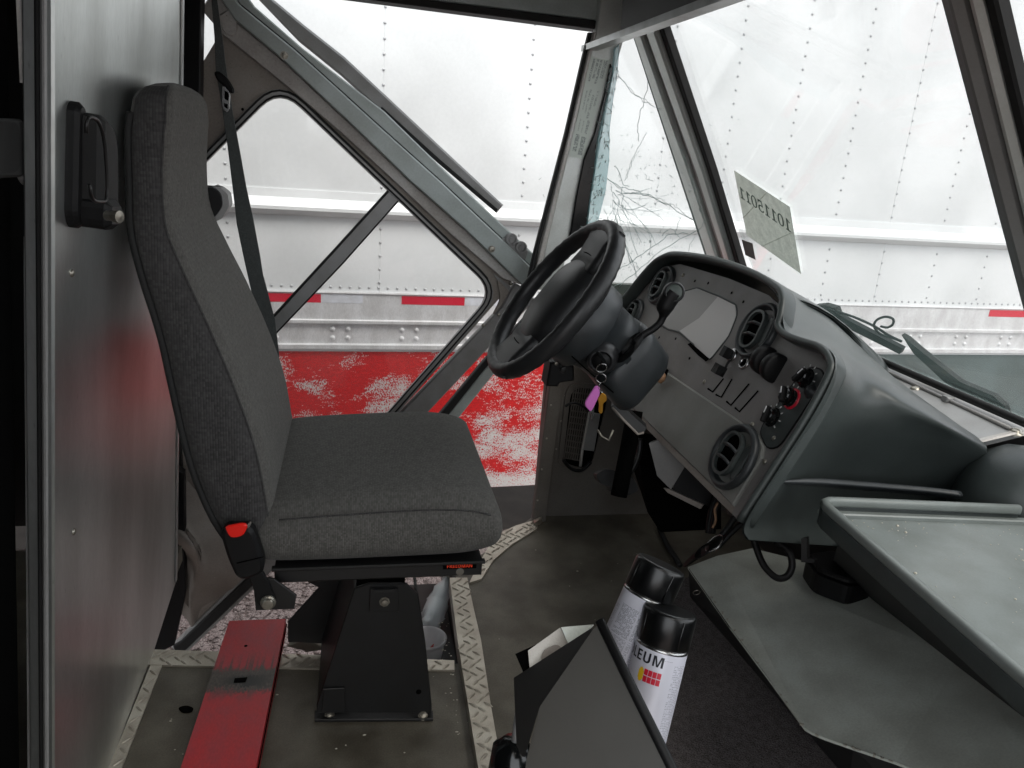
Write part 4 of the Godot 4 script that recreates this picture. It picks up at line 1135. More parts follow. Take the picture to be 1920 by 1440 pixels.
	var fine := []
	for j in cr[0].size():
		var col := []
		for r in cr:
			col.append(r[j])
		fine.append(spline(col, 3))
	var rr := []
	for i in fine[0].size():
		var ring := []
		for j in fine.size():
			ring.append(fine[j][i])
		rr.append(ring)
	var cu := part("cushion", loft(rr), M.fabric, s)
	part("seam", tube(spline([Vector3(-0.12, 0.590, -1.2135), Vector3(0.0, 0.597, -1.2135), Vector3(0.12, 0.602, -1.2135), Vector3(0.20, 0.598, -1.2155), Vector3(0.245, 0.585, -1.222)], 4), 0.0014, 6), M.fabric_side, cu)
	# frame
	var fr := part("seat_frame", box(Vector3(0.053, 0.472, -1.46), Vector3(0.368, 0.030, 0.462), Basis(), 0.004), M.steel_black, s)
	part("frame_lip", box(Vector3(0.053, 0.489, -1.226), Vector3(0.375, 0.006, 0.012), Basis(), 0.002), M.steel_black, fr)
	var tm := TextMesh.new()
	tm.text = "FREEDMAN"
	var fnt := SystemFont.new()
	fnt.font_names = PackedStringArray(["Droid Sans"])
	fnt.font_weight = 700
	tm.font = fnt
	tm.font_size = 16
	tm.pixel_size = 0.00056
	tm.depth = 0.001
	var lt := part("maker_lettering", tm, M.orange, s)
	lt.transform = Transform3D(Basis(), Vector3(0.195, 0.4795, -1.2285) + lt.position)
	part("maker_sticker", slab([Vector3(0.164, 0.4735, -1.2292), Vector3(0.226, 0.4735, -1.2292), Vector3(0.226, 0.4850, -1.2292), Vector3(0.164, 0.4850, -1.2292)], Vector3(0, 0, 0.0004), 0.0), M.hole, s)
	part("maker_emblem", lathe(Vector3(0.196, 0.4675, -1.2289), Vector3(0, 0, 1), [[0.0, 0.0006], [0.0075, 0.0006], [0.0075, 0.0]], 12, false), textured(Color(0.42, 0.40, 0.37), M.grime, Vector3(9, 9, 9), 0.5), s)
	# pedestal
	var outline := [Vector3(0.0068,0.3362,-1.4000), Vector3(0.0345,0.3461,-1.4000), Vector3(0.1127,0.3424,-1.4000), Vector3(0.1378,0.3158,-1.4000), Vector3(0.1567,0.1998,-1.4000), Vector3(0.1770,0.0359,-1.4000), Vector3(0.1779,0.0131,-1.4000), Vector3(-0.0683,0.0356,-1.4000), Vector3(-0.0682,0.0576,-1.4000), Vector3(-0.0331,0.1863,-1.4000)]
	var ped := part("pedestal_front", slab(outline, Vector3(0, 0, 0.006), 0.002), M.steel_black, s)
	part("pedestal_side", slab([outline[3], outline[6], outline[6] + Vector3(0, 0, -0.24), outline[3] + Vector3(0, 0, -0.24)], Vector3(-0.005, 0, 0), 0.0), M.steel_black, s)
	part("pedestal_side", slab([outline[0], outline[7], outline[7] + Vector3(0, 0, -0.24), outline[0] + Vector3(0, 0, -0.24)], Vector3(0.005, 0, 0), 0.0), M.steel_black, s)
	part("pedestal_rear", slab([Vector3(-0.1211,0.2119,-1.6550), Vector3(0.1301,0.2005,-1.6550), Vector3(0.1160,0.0092,-1.6550), Vector3(-0.0213,0.0185,-1.6550), Vector3(-0.1479,0.0331,-1.6550), Vector3(-0.1471,0.0903,-1.6550), Vector3(-0.0745,0.1808,-1.6550)], Vector3(0, 0, 0.006), 0.002), M.steel_black, s)
	part("pedestal_top", box(Vector3(0.06, 0.445, -1.49), Vector3(0.15, 0.03, 0.24), Basis(), 0.003), M.steel_black, s)
	part("stiffener", slab([Vector3(0.0388,0.3385,-1.3920), Vector3(0.0950,0.3357,-1.3920), Vector3(0.0987,0.2809,-1.3920), Vector3(0.0375,0.2844,-1.3920)], Vector3(0, 0, 0.004), 0.001), M.steel_black, ped)
	part("slot_cover", slab([Vector3(0.0451,0.3370,-1.3860), Vector3(0.0859,0.3374,-1.3860), Vector3(0.0872,0.3311,-1.3860), Vector3(0.0452,0.3307,-1.3860)], Vector3(0, 0, 0.002), 0.0005), M.dark_paint, ped)
	part("foot_plate", slab([Vector3(-0.0546,0.1011,-1.3920), Vector3(-0.0106,0.1001,-1.3920), Vector3(-0.0080,0.0383,-1.3920), Vector3(-0.0569,0.0428,-1.3920)], Vector3(0, 0, 0.004), 0.001), M.steel_black, ped)
	part("foot_flange", slab([Vector3(-0.0746,0.0030,-1.4357), Vector3(0.1826,0.0030,-1.4079), Vector3(0.1802,0.0030,-1.3816), Vector3(-0.0731,0.0030,-1.4061)], Vector3(0, 0.006, 0), 0.001), M.steel_black, s)
	put("bolt", bolt_m, M.bolt, ped, [Vector3(0.0683,0.3075,-1.3870)][0], Vector3(0, 0, 1))
	put("bolt", bolt_m, M.bolt, ped, [Vector3(-0.0421,0.0100,-1.4174)][0], Vector3(0, 1, 0.6))
	put("bolt", bolt_m, M.bolt, ped, [Vector3(0.1586,0.0100,-1.3923)][0], Vector3(0, 1, 0.6))
	part("hole", lathe([Vector3(0.1471,0.0734,-1.3935)][0], Vector3(0, 0, 1), [[0.0, 0.001], [0.006, 0.001], [0.006, 0.0]], 10), M.hole, ped)
	# buckle on its stalk, bolted to the frame
	part("buckle_bracket", slab([Vector3(-0.1645,0.4852,-1.2120), Vector3(-0.1295,0.4805,-1.2120), Vector3(-0.0926,0.4459,-1.2120), Vector3(-0.0965,0.4192,-1.2120), Vector3(-0.1609,0.4196,-1.2120)], Vector3(0, 0, 0.005), 0.001), M.steel_black, s)
	part("buckle_strap", slab(rounded([Vector3(-0.1736,0.5037,-1.2060), Vector3(-0.1493,0.5068,-1.2060), Vector3(-0.1344,0.4708,-1.2060), Vector3(-0.1262,0.4366,-1.2060), Vector3(-0.1425,0.4225,-1.2060), Vector3(-0.1581,0.4341,-1.2060), Vector3(-0.1625,0.4680,-1.2060)], 0.012, 4), Vector3(0, 0, 0.006), 0.002), M.black, s)
	var nr := Vector3(0, 0, 1)
	part("anchor_bolt", lathe([Vector3(-0.1387,0.4418,-1.1990)][0], nr, [[0.013, 0.0], [0.013, 0.004], [0.0105, 0.006], [0.0105, 0.009], [0.009, 0.011], [0.0, 0.0115]], 16, false), M.bolt, s)
	var bp := rounded([Vector3(-0.2091,0.5820,-1.2050), Vector3(-0.2028,0.5936,-1.2050), Vector3(-0.1641,0.5945,-1.2050), Vector3(-0.1559,0.5843,-1.2050), Vector3(-0.1418,0.5276,-1.2050), Vector3(-0.1431,0.5071,-1.2050), Vector3(-0.1738,0.4940,-1.2050), Vector3(-0.1874,0.5008,-1.2050), Vector3(-0.1998,0.5379,-1.2050)], 0.012, 4)
	var bkl := part("buckle", slab(bp, Vector3(0, 0, 0.024), 0.006), M.black, s)
	part("release_button", slab(rounded([Vector3(-0.2013,0.5990,-1.1800), Vector3(-0.1732,0.6049,-1.1800), Vector3(-0.1642,0.6008,-1.1800), Vector3(-0.1713,0.5845,-1.1800), Vector3(-0.1781,0.5798,-1.1800), Vector3(-0.1930,0.5784,-1.1800)], 0.006, 3), Vector3(0, 0, 0.005), 0.002), M.button, bkl)
	part("buckle_seam", tube([Vector3(-0.1847,0.5298,-1.1800), Vector3(-0.1627,0.5349,-1.1800), Vector3(-0.1423,0.5401,-1.1800)], 0.001, 5), M.hole, bkl)
	part("metal_tip", slab([Vector3(-0.1667,0.5999,-1.1800), Vector3(-0.1607,0.6074,-1.1800), Vector3(-0.1591,0.6045,-1.1800), Vector3(-0.1644,0.5940,-1.1800)], Vector3(0, 0, 0.002), 0.0), M.chrome, bkl)
	# folded far armrest showing past the backrest
	var ar := part("armrest", slab(rounded([Vector3(-0.3128,1.0976,-1.6400), Vector3(-0.2713,1.0981,-1.6400), Vector3(-0.2598,1.0865,-1.6400), Vector3(-0.2576,1.0639,-1.6400), Vector3(-0.2736,1.0401,-1.6400), Vector3(-0.2961,1.0306,-1.6400), Vector3(-0.3159,1.0337,-1.6400)], 0.008, 4), Vector3(0, 0, -0.06), 0.004), M.black, s)
	part("armrest_rim", slab(rounded([Vector3(-0.2788,1.1001,-1.6500), Vector3(-0.2629,1.0980,-1.6500), Vector3(-0.2483,1.0864,-1.6500), Vector3(-0.2460,1.0637,-1.6500), Vector3(-0.2612,1.0377,-1.6500), Vector3(-0.2839,1.0259,-1.6500), Vector3(-0.2939,1.0286,-1.6500), Vector3(-0.2753,1.0390,-1.6500), Vector3(-0.2592,1.0629,-1.6500), Vector3(-0.2614,1.0857,-1.6500), Vector3(-0.2729,1.0973,-1.6500)], 0.004, 3), Vector3(0, 0, -0.05), 0.003), M.frame, ar)

	# latch housing on the bulkhead behind the headrest
	var n := Vector3(0.9955, -0.0946, 0)
	var h := thing("latch_housing", "black plastic latch housing screwed to the bare metal bulkhead behind the headrest", "latch", [Vector3(-0.3568,1.0860,-1.1262)][0])
	part("base_plate", slab(rounded([Vector3(-0.3436,1.2256,-1.0723), Vector3(-0.3427,1.2348,-1.0871), Vector3(-0.3432,1.2291,-1.1025), Vector3(-0.3471,1.1881,-1.1113), Vector3(-0.3559,1.0958,-1.1114), Vector3(-0.3576,1.0776,-1.1016), Vector3(-0.3574,1.0802,-1.0778), Vector3(-0.3556,1.0987,-1.0662)], 0.012, 4), n * 0.014, 0.005), M.black, h)
	var bd := part("housing", slab(rounded([Vector3(-0.3399,1.2226,-1.0860), Vector3(-0.3400,1.2207,-1.1095), Vector3(-0.3410,1.2109,-1.1387), Vector3(-0.3433,1.1868,-1.1569), Vector3(-0.3477,1.1395,-1.1634), Vector3(-0.3520,1.0952,-1.1653), Vector3(-0.3526,1.0888,-1.1431), Vector3(-0.3521,1.0941,-1.0885)], 0.016, 4), n * 0.034, 0.008), M.dull_black, h)
	part("lower_block", slab(rounded([Vector3(-0.3496,1.1199,-1.0841), Vector3(-0.3500,1.1156,-1.1421), Vector3(-0.3524,1.0903,-1.1564), Vector3(-0.3537,1.0769,-1.1347), Vector3(-0.3533,1.0810,-1.0848)], 0.012, 4), n * 0.044, 0.008), M.black, h)
	part("rim", tube(rounded([Vector3(-0.2842,1.2188,-0.9439), Vector3(-0.2848,1.2130,-0.9919), Vector3(-0.2868,1.1919,-1.0130), Vector3(-0.2907,1.1500,-1.0259), Vector3(-0.2936,1.1198,-1.0278), Vector3(-0.2931,1.1248,-0.9655)], 0.02, 4), 0.0022, 6), M.steel_black, bd)
	part("pin", lathe([Vector3(-0.2952,1.1033,-1.0266)][0], Vector3(0.9, 0, 0.45), [[0.0, 0], [0.006, 0.0], [0.006, 0.012], [0.0075, 0.012], [0.0075, 0.019], [0.0, 0.02]], 14, false), M.bolt, h)

	# cargo door beside the bulkhead, seen in the dark
	var cd := thing("cargo_door", "dark sliding cargo door left of the metal bulkhead with recessed pull handle", "door", Vector3(-0.56, 0, -0.8))
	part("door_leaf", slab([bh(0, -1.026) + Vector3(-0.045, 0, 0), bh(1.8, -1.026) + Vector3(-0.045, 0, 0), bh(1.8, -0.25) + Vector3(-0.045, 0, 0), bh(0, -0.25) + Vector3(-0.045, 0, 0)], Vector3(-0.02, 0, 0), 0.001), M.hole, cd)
	part("trim_bar", slab([Vector3(-0.3741,1.3571,-1.0426), Vector3(-0.3736,1.3622,-1.0724), Vector3(-0.3843,1.2494,-1.0838), Vector3(-0.3844,1.2482,-1.0523)], Vector3(0.006, 0, 0), 0.002), M.paint_pale, cd)
	part("trim_bar", slab([Vector3(-0.4014,1.0691,-1.0581), Vector3(-0.4018,1.0649,-1.0918), Vector3(-0.4863,0.1762,-1.1011), Vector3(-0.4815,0.2262,-1.0505)], Vector3(0.006, 0, 0), 0.002), M.frame, cd)
	part("handle_recess", slab(rounded([Vector3(-0.3883,1.2071,-0.9453), Vector3(-0.3882,1.2082,-1.0404), Vector3(-0.3890,1.1999,-1.0523), Vector3(-0.3945,1.1419,-1.0569), Vector3(-0.3943,1.1444,-0.9415)], 0.02, 4), Vector3(0.008, 0, 0), 0.003), M.dark_paint, cd)
	part("handle_cup", slab(rounded([Vector3(-0.3786,1.2037,-0.9207), Vector3(-0.3786,1.2043,-1.0075), Vector3(-0.3792,1.1981,-1.0176), Vector3(-0.3838,1.1492,-1.0205), Vector3(-0.3837,1.1506,-0.9175)], 0.02, 4), Vector3(0.002, 0, 0), 0.0), M.dull_black, cd)
	part("handle_latch", slab(rounded([Vector3(-0.3944,1.1428,-1.0382), Vector3(-0.3938,1.1493,-1.0603), Vector3(-0.3946,1.1406,-1.0830), Vector3(-0.3959,1.1276,-1.0828), Vector3(-0.3955,1.1320,-1.0534)], 0.006, 3), Vector3(0.014, 0, 0), 0.003), M.frame, cd)

# ---------------------------------------------------------------- dash
const PN := Vector3(-0.9207, 0.3903, 0)   # outward normal of the instrument panel
const PU := Vector3(0.3903, 0.9207, 0)    # up the panel

func vent(parent: Node3D, c: Vector3, r: float, turn: float) -> void:
	var v := part("air_vent", lathe(c, PN, [[r * 1.12, 0.0], [r * 1.12, 0.006], [r * 1.04, 0.014], [r * 0.96, 0.013], [r * 0.90, 0.006], [r * 0.86, -0.002], [0.0, -0.002]], 32), M.shroud, parent)
	var ax := (PU * cos(turn) + Vector3(0, 0, 1) * sin(turn))
	var ay := PN.cross(ax)
	var o := c + PN * 0.006 + ay * r * 0.16
	part("opening", slab(rrect(o, ax, ay, r * 0.66, r * 0.44, r * 0.4, 6), PN * 0.002, 0.0), M.hole, v)
	part("bezel", ring_slab(rrect(o, ax, ay, r * 0.76, r * 0.54, r * 0.5, 6), rrect(o, ax, ay, r * 0.66, r * 0.44, r * 0.4, 6), PN * 0.010), M.plastic, v)
	for s in [-0.24, 0.2]:
		part("vane", tube([o + ax * r * s + ay * r * 0.44 + PN * 0.006, o + ax * r * (s + 0.05) + PN * 0.011, o + ax * r * s - ay * r * 0.44 + PN * 0.006], 0.0038, 6), M.shroud, v)
	part("thumb_plate", slab(rrect(c - ay * r * 0.56 + PN * 0.004, ax, ay, r * 0.6, r * 0.17, r * 0.15, 5), PN * 0.004, 0.002), M.plastic, v)

func knob(parent: Node3D, c: Vector3, r: float, mark: Material, turn: float) -> void:
	var k := part("knob", lathe(c, PN, [[r * 1.15, 0.0], [r * 1.15, 0.003], [r * 0.9, 0.006], [r * 0.85, 0.016], [r * 0.75, 0.018], [0.0, 0.018]], 14, false), M.gloss, parent)
	var ax := PU * cos(turn) + Vector3(0, 0, 1) * sin(turn)
	var ay := PN.cross(ax)
	part("grip", slab(rrect(c + PN * 0.016, ax, ay, r * 0.95, r * 0.3, r * 0.2, 4), PN * 0.008, 0.002), M.black, k)
	part("pointer", slab(rrect(c + PN * 0.0242 + ax * r * 0.45, ax, ay, r * 0.4, r * 0.08, 0.001, 2), PN * 0.0008, 0.0), mark, k)

func build_dash() -> void:
	var d := thing("dashboard", "grey moulded dashboard with instrument panel, round vents, knobs and wide sloping cover", "dashboard", Vector3(0.9, 0.5, -1.5))
	var plate := [Vector3(0.7979,0.7676,-2.1895), Vector3(0.8644,0.9243,-2.0436), Vector3(0.8724,0.9433,-1.9736), Vector3(0.8741,0.9471,-1.8795), Vector3(0.8769,0.9538,-1.6848), Vector3(0.8759,0.9515,-1.5022), Vector3(0.8718,0.9418,-1.4425), Vector3(0.8512,0.8933,-1.4047), Vector3(0.8488,0.8876,-1.3567), Vector3(0.8522,0.8956,-1.2545), Vector3(0.8465,0.8820,-1.2079), Vector3(0.8354,0.8558,-1.1935), Vector3(0.8065,0.7878,-1.1883), Vector3(0.7585,0.6745,-1.1944), Vector3(0.7164,0.5751,-1.2032), Vector3(0.7167,0.5759,-1.7878), Vector3(0.7244,0.5942,-1.9823)]
	var pl := part("instrument_panel", slab(plate, PN * -0.012, 0.0), M.panel, d)
	var lowp := [Vector3(0.7212,0.5865,-1.8040), Vector3(0.7718,0.7058,-1.7270), Vector3(0.7771,0.7185,-1.2807), Vector3(0.7721,0.7067,-1.2383), Vector3(0.7636,0.6865,-1.2239), Vector3(0.7220,0.5884,-1.2256)]
	part("knee_panel", slab(lowp, PN * 0.007, 0.003), M.panel_low, pl)
	part("knee_flange", slab([Vector3(0.7203,0.5845,-1.8010), Vector3(0.7214,0.5870,-1.2239), Vector3(0.7214,0.5870,-1.2239) + Vector3(0.05, -0.025, 0), Vector3(0.7203,0.5845,-1.8010) + Vector3(0.05, -0.025, 0)], Vector3(-0.006, -0.012, 0), 0.001), M.paint_brown, pl)
	# gauge opening: bright reflection painted on as two flat grey tones
	var open := [Vector3(0.8087,0.7929,-1.9129), Vector3(0.8311,0.8458,-1.8885), Vector3(0.8475,0.8845,-1.8693), Vector3(0.8565,0.9056,-1.8123), Vector3(0.8574,0.9079,-1.6917), Vector3(0.8568,0.9064,-1.6010), Vector3(0.8492,0.8884,-1.5744), Vector3(0.8304,0.8441,-1.5610), Vector3(0.8049,0.7841,-1.5808), Vector3(0.8057,0.7858,-1.6539), Vector3(0.8087,0.7930,-1.6818), Vector3(0.8119,0.8005,-1.7806), Vector3(0.8080,0.7914,-1.8463)]
	part("gauge_rim", tube(rounded(inset(open, -0.003), 0.012, 3), 0.0022, 6, true), M.plastic, pl)
	part("gauge_reflection", slab([Vector3(0.8087,0.7929,-1.9129), Vector3(0.8311,0.8458,-1.8885), Vector3(0.8475,0.8845,-1.8693), Vector3(0.8565,0.9056,-1.8123), Vector3(0.8574,0.9079,-1.6917), Vector3(0.8320,0.8479,-1.7217), Vector3(0.8119,0.8005,-1.7806), Vector3(0.8080,0.7914,-1.8463)], PN * 0.0015, 0.0), M.mid_reflection, pl)
	part("gauge_reflection", slab([Vector3(0.8574,0.9079,-1.6917), Vector3(0.8568,0.9064,-1.6010), Vector3(0.8492,0.8884,-1.5744), Vector3(0.8304,0.8441,-1.5610), Vector3(0.8049,0.7841,-1.5808), Vector3(0.8057,0.7858,-1.6539), Vector3(0.8087,0.7930,-1.6818), Vector3(0.8119,0.8005,-1.7806), Vector3(0.8320,0.8479,-1.7217)], PN * 0.002, 0.0), M.reflection_and_marks, pl)
	part("cable_slot", slab([Vector3(0.7980,0.7882,-1.6939), Vector3(0.8009,0.7950,-1.6837), Vector3(0.7987,0.7899,-1.6099), Vector3(0.7974,0.7867,-1.5711), Vector3(0.7938,0.7784,-1.5777), Vector3(0.7946,0.7802,-1.6212)], PN * 0.002, 0.0), M.hole, pl)
	for p in [[Vector3(0.8623,0.9194,-1.8434)], [Vector3(0.8655,0.9270,-1.7726)], [Vector3(0.8658,0.9277,-1.6453)], [Vector3(0.8626,0.9200,-1.5780)], [Vector3(0.8035,0.7806,-1.7812)], [Vector3(0.7952,0.7611,-1.8675)], [Vector3(0.7949,0.7605,-1.6677)], [Vector3(0.8174,0.8135,-1.5533)]]:
		put("screw_hole", dot_m, M.hole, pl, p[0] + PN * 0.0003, PN)
	for p in [[Vector3(0.8630,0.9211,-1.9219)], [Vector3(0.8657,0.9273,-1.4984)], [Vector3(0.7851,0.7373,-1.5531)], [Vector3(0.7797,0.7246,-1.3115)], [Vector3(0.7810,0.7277,-1.2293)], [Vector3(0.7628,0.6848,-1.2178)], [Vector3(0.7382,0.6268,-1.2487)]]:
		put("screw", screw_m, M.bolt, pl, p[0] + PN * 0.0005, PN)
	vent(d, [Vector3(0.8455,0.8797,-1.4587)][0], 0.058, -0.15)
	vent(d, [Vector3(0.8440,0.8762,-2.0038)][0], 0.052, -0.15)
	vent(d, [Vector3(0.8012,0.7753,-2.0816)][0], 0.042, -0.15)
	vent(d, [Vector3(0.7444,0.6617,-1.2954)][0], 0.062, 0.0)
	# light switch wheels, sockets, slots
	for q in [[Vector3(0.8198,0.8396,-1.3751)], [Vector3(0.8186,0.8367,-1.3314)]]:
		part("thumbwheel", lathe(q[0] - Vector3(0, 0, 0.012), Vector3(0, 0, 1), [[0.0, 0.0], [0.026, 0.0], [0.030, 0.004], [0.030, 0.019], [0.026, 0.023], [0.0, 0.023]], 26), M.black, d)
	var so := part("power_socket", lathe([Vector3(0.8177,0.8141,-1.4471)][0], PN, [[0.0165, 0.0], [0.0165, 0.004], [0.0125, 0.006], [0.0105, 0.003], [0.0100, 0.0012]], 22), M.chrome, d)
	part("socket_bore", lathe([Vector3(0.8177,0.8141,-1.4471)][0], PN, [[0.0105, 0.0015], [0.0, 0.0015]], 18), M.hole, so)
	var so2 := part("plugged_socket", lathe([Vector3(0.8179,0.8146,-1.5047)][0], PN, [[0.0165, 0.0], [0.0165, 0.004], [0.0125, 0.006], [0.0, 0.006]], 22), M.chrome, d)
	part("plug", box([Vector3(0.8173,0.8133,-1.5135)][0] + PN * 0.012, Vector3(0.020, 0.024, 0.020), Basis(PN, PU, PN.cross(PU)), 0.003), M.black, so2)
	var pc := [Vector3(0.7945,0.7801,-1.4919)]
	var cap := part("hanging_plug", box(pc[0] + PN * 0.012, Vector3(0.022, 0.022, 0.024), Basis(PN, PU, PN.cross(PU)), 0.003), M.gloss, d)
	part("plug_lead", tube(spline([Vector3(0.8065,0.8081,-1.4923), Vector3(0.8022,0.7981,-1.4931), Vector3(0.7982,0.7886,-1.4920)], 4), 0.003, 6), M.black, cap)
	for q in [[Vector3(0.7969,0.7651,-1.4890), Vector3(0.7822,0.7305,-1.4998), Vector3(0.7820,0.7301,-1.5241)], [Vector3(0.8005,0.7735,-1.4582), Vector3(0.7828,0.7319,-1.4589), Vector3(0.7820,0.7300,-1.4829)], [Vector3(0.8047,0.7836,-1.3929), Vector3(0.7821,0.7302,-1.4113), Vector3(0.7825,0.7312,-1.4325)], [Vector3(0.8040,0.7818,-1.3524), Vector3(0.7820,0.7299,-1.3723), Vector3(0.7824,0.7309,-1.3926)]]:
		var sl := new_st(false)
		tube_into(sl, [q[0] + PN * 0.0004, q[1] + PN * 0.0004, q[2] + PN * 0.0004], 0.0022, 5)
		sl.generate_normals()
		part("switch_slot", sl, M.hole, pl)
	# switch pod
	var pod := rounded([Vector3(0.7781,0.7208,-1.2748), Vector3(0.7851,0.7373,-1.2808), Vector3(0.8300,0.8432,-1.2607), Vector3(0.8390,0.8645,-1.2461), Vector3(0.8406,0.8683,-1.2128), Vector3(0.8375,0.8609,-1.1969), Vector3(0.8232,0.8272,-1.1936), Vector3(0.7783,0.7212,-1.2028), Vector3(0.7718,0.7060,-1.2294)], 0.02, 4)
	var pd := part("switch_pod", slab(pod, PN * 0.002, 0.0005), M.plastic, d)
	part("pod_rim", tube(pod, 0.0026, 6, true), M.black, pd)
	knob(d, [Vector3(0.8303,0.8440,-1.2376)][0], 0.0175, M.cup, 0.5)
	knob(d, [Vector3(0.8123,0.8015,-1.2508)][0], 0.0175, M.cup, -0.6)
	knob(d, [Vector3(0.7932,0.7565,-1.2650)][0], 0.0175, M.cup, -0.2)
	part("red_collar", lathe([Vector3(0.8123,0.8016,-1.2413)][0], PN, [[0.021, 0.0], [0.021, 0.004], [0.017, 0.005]], 18), M.tape_red, d)
	part("small_button", lathe([Vector3(0.8235,0.8280,-1.2067)][0], PN, [[0.014, 0.0], [0.014, 0.003], [0.010, 0.004], [0.009, 0.010], [0.0, 0.011]], 18), M.shroud, d)
	var ticks := new_st(false)
	for c in [[Vector3(0.7932,0.7565,-1.2650)][0], [Vector3(0.8123,0.8015,-1.2508)][0], [Vector3(0.8303,0.8440,-1.2376)][0]]:
		for i in 8:
			var t := -2.1 + i * 0.6
			var dir := PU * cos(t) + Vector3(0, 0, 1) * sin(t)
			box_into(ticks, c + dir * 0.0255 + PN * 0.003, Vector3(0.0012, 0.0045, 0.0020), Basis(PN, dir, PN.cross(dir)), 0.0)
	ticks.generate_normals()
	part("dial_marks", ticks, M.reflection_and_marks, pd)
	# raised lip round the panel
	var lip := [Vector3(0.7399,0.7074,-2.1836), Vector3(0.7819,0.8066,-2.1414), Vector3(0.8265,0.9118,-2.0828), Vector3(0.8440,0.9530,-2.0266), Vector3(0.8518,0.9713,-1.9452), Vector3(0.8584,0.9869,-1.7533), Vector3(0.8588,0.9880,-1.5763), Vector3(0.8551,0.9791,-1.4560), Vector3(0.8496,0.9661,-1.4074), Vector3(0.8361,0.9344,-1.3792), Vector3(0.8271,0.9131,-1.3664), Vector3(0.8229,0.9033,-1.3271), Vector3(0.8237,0.9051,-1.2711), Vector3(0.8252,0.9086,-1.2122), Vector3(0.8207,0.8981,-1.1714), Vector3(0.8112,0.8758,-1.1540), Vector3(0.7794,0.8006,-1.1477), Vector3(0.7327,0.6904,-1.1528), Vector3(0.6931,0.5970,-1.1581)]
	var lp := spline(lip, 4)
	var st := new_st(true)
	var lr := []
	for i in lp.size():
		var t: Vector3 = (lp[mini(i + 1, lp.size() - 1)] - lp[maxi(i - 1, 0)]).normalized()
		var out := PN.cross(t).normalized()
		if out.dot(lp[i] - Vector3(0.80, 0.77, -1.62)) < 0.0:
			out = -out
		lr.append(rrect(lp[i] - PN * 0.014 + out * 0.003, out, PN, 0.0080, 0.020, 0.0075, 4))
	loft_into(st, lr)
	st.generate_normals()
	part("panel_lip", st, M.plastic, d)
	# moulded cover from the lip back to the windshield sill
	var nb := Vector3(0.1, 0.6, 0.8).normalized()
	part("dash_cover", patch([
		[Vector3(0.8524,0.9728,-1.4021), Vector3(1.0000,0.9316,-1.5683), Vector3(1.1200,0.8841,-1.6402), Vector3(1.2200,0.8219,-1.6641), Vector3(1.3100,0.7324,-1.5881)],
		[Vector3(0.8335,0.9283,-1.3581), Vector3(0.9700,0.9024,-1.4763), Vector3(1.0700,0.8624,-1.4922), Vector3(1.1700,0.8078,-1.5162), Vector3(1.2850,0.7366,-1.4952)],
		[Vector3(0.8256,0.9097,-1.3103), Vector3(0.9500,0.8788,-1.3819), Vector3(1.0300,0.8446,-1.3787), Vector3(1.1200,0.8018,-1.3922), Vector3(1.2600,0.7356,-1.3962)],
		[Vector3(0.8283,0.9160,-1.1960), Vector3(0.9300,0.8676,-1.2404), Vector3(1.0000,0.8386,-1.2277), Vector3(1.0900,0.7975,-1.2364), Vector3(1.2350,0.7338,-1.2935)],
		[Vector3(0.8182,0.8923,-1.1447), Vector3(0.9200,0.8454,-1.1973), Vector3(0.9850,0.8187,-1.1676), Vector3(1.0800,0.7831,-1.1682), Vector3(1.2300,0.7239,-1.2117)],
		[Vector3(0.7880,0.8209,-1.1298), Vector3(0.9000,0.7914,-1.1790), Vector3(1.0100,0.7667,-1.1832), Vector3(1.1200,0.7371,-1.1914), Vector3(1.2350,0.6962,-1.2012)],
		[Vector3(0.7406,0.7090,-1.1339), Vector3(0.9100,0.6730,-1.2311), Vector3(1.0600,0.6541,-1.2439), Vector3(1.1800,0.6374,-1.2459), Vector3(1.2800,0.6250,-1.2276)],
		[Vector3(0.6953,0.6024,-1.1355), Vector3(0.9200,0.5318,-1.2854), Vector3(1.1000,0.5205,-1.2881), Vector3(1.2400,0.5106,-1.2800), Vector3(1.3300,0.5132,-1.2461)],
		[Vector3(0.6882,0.5856,-1.1040), Vector3(0.9300,0.4743,-1.2723), Vector3(1.1100,0.4536,-1.2795), Vector3(1.2500,0.4501,-1.2721), Vector3(1.3400,0.4644,-1.2410)]], 5, nb, 0.006), M.plastic, d)
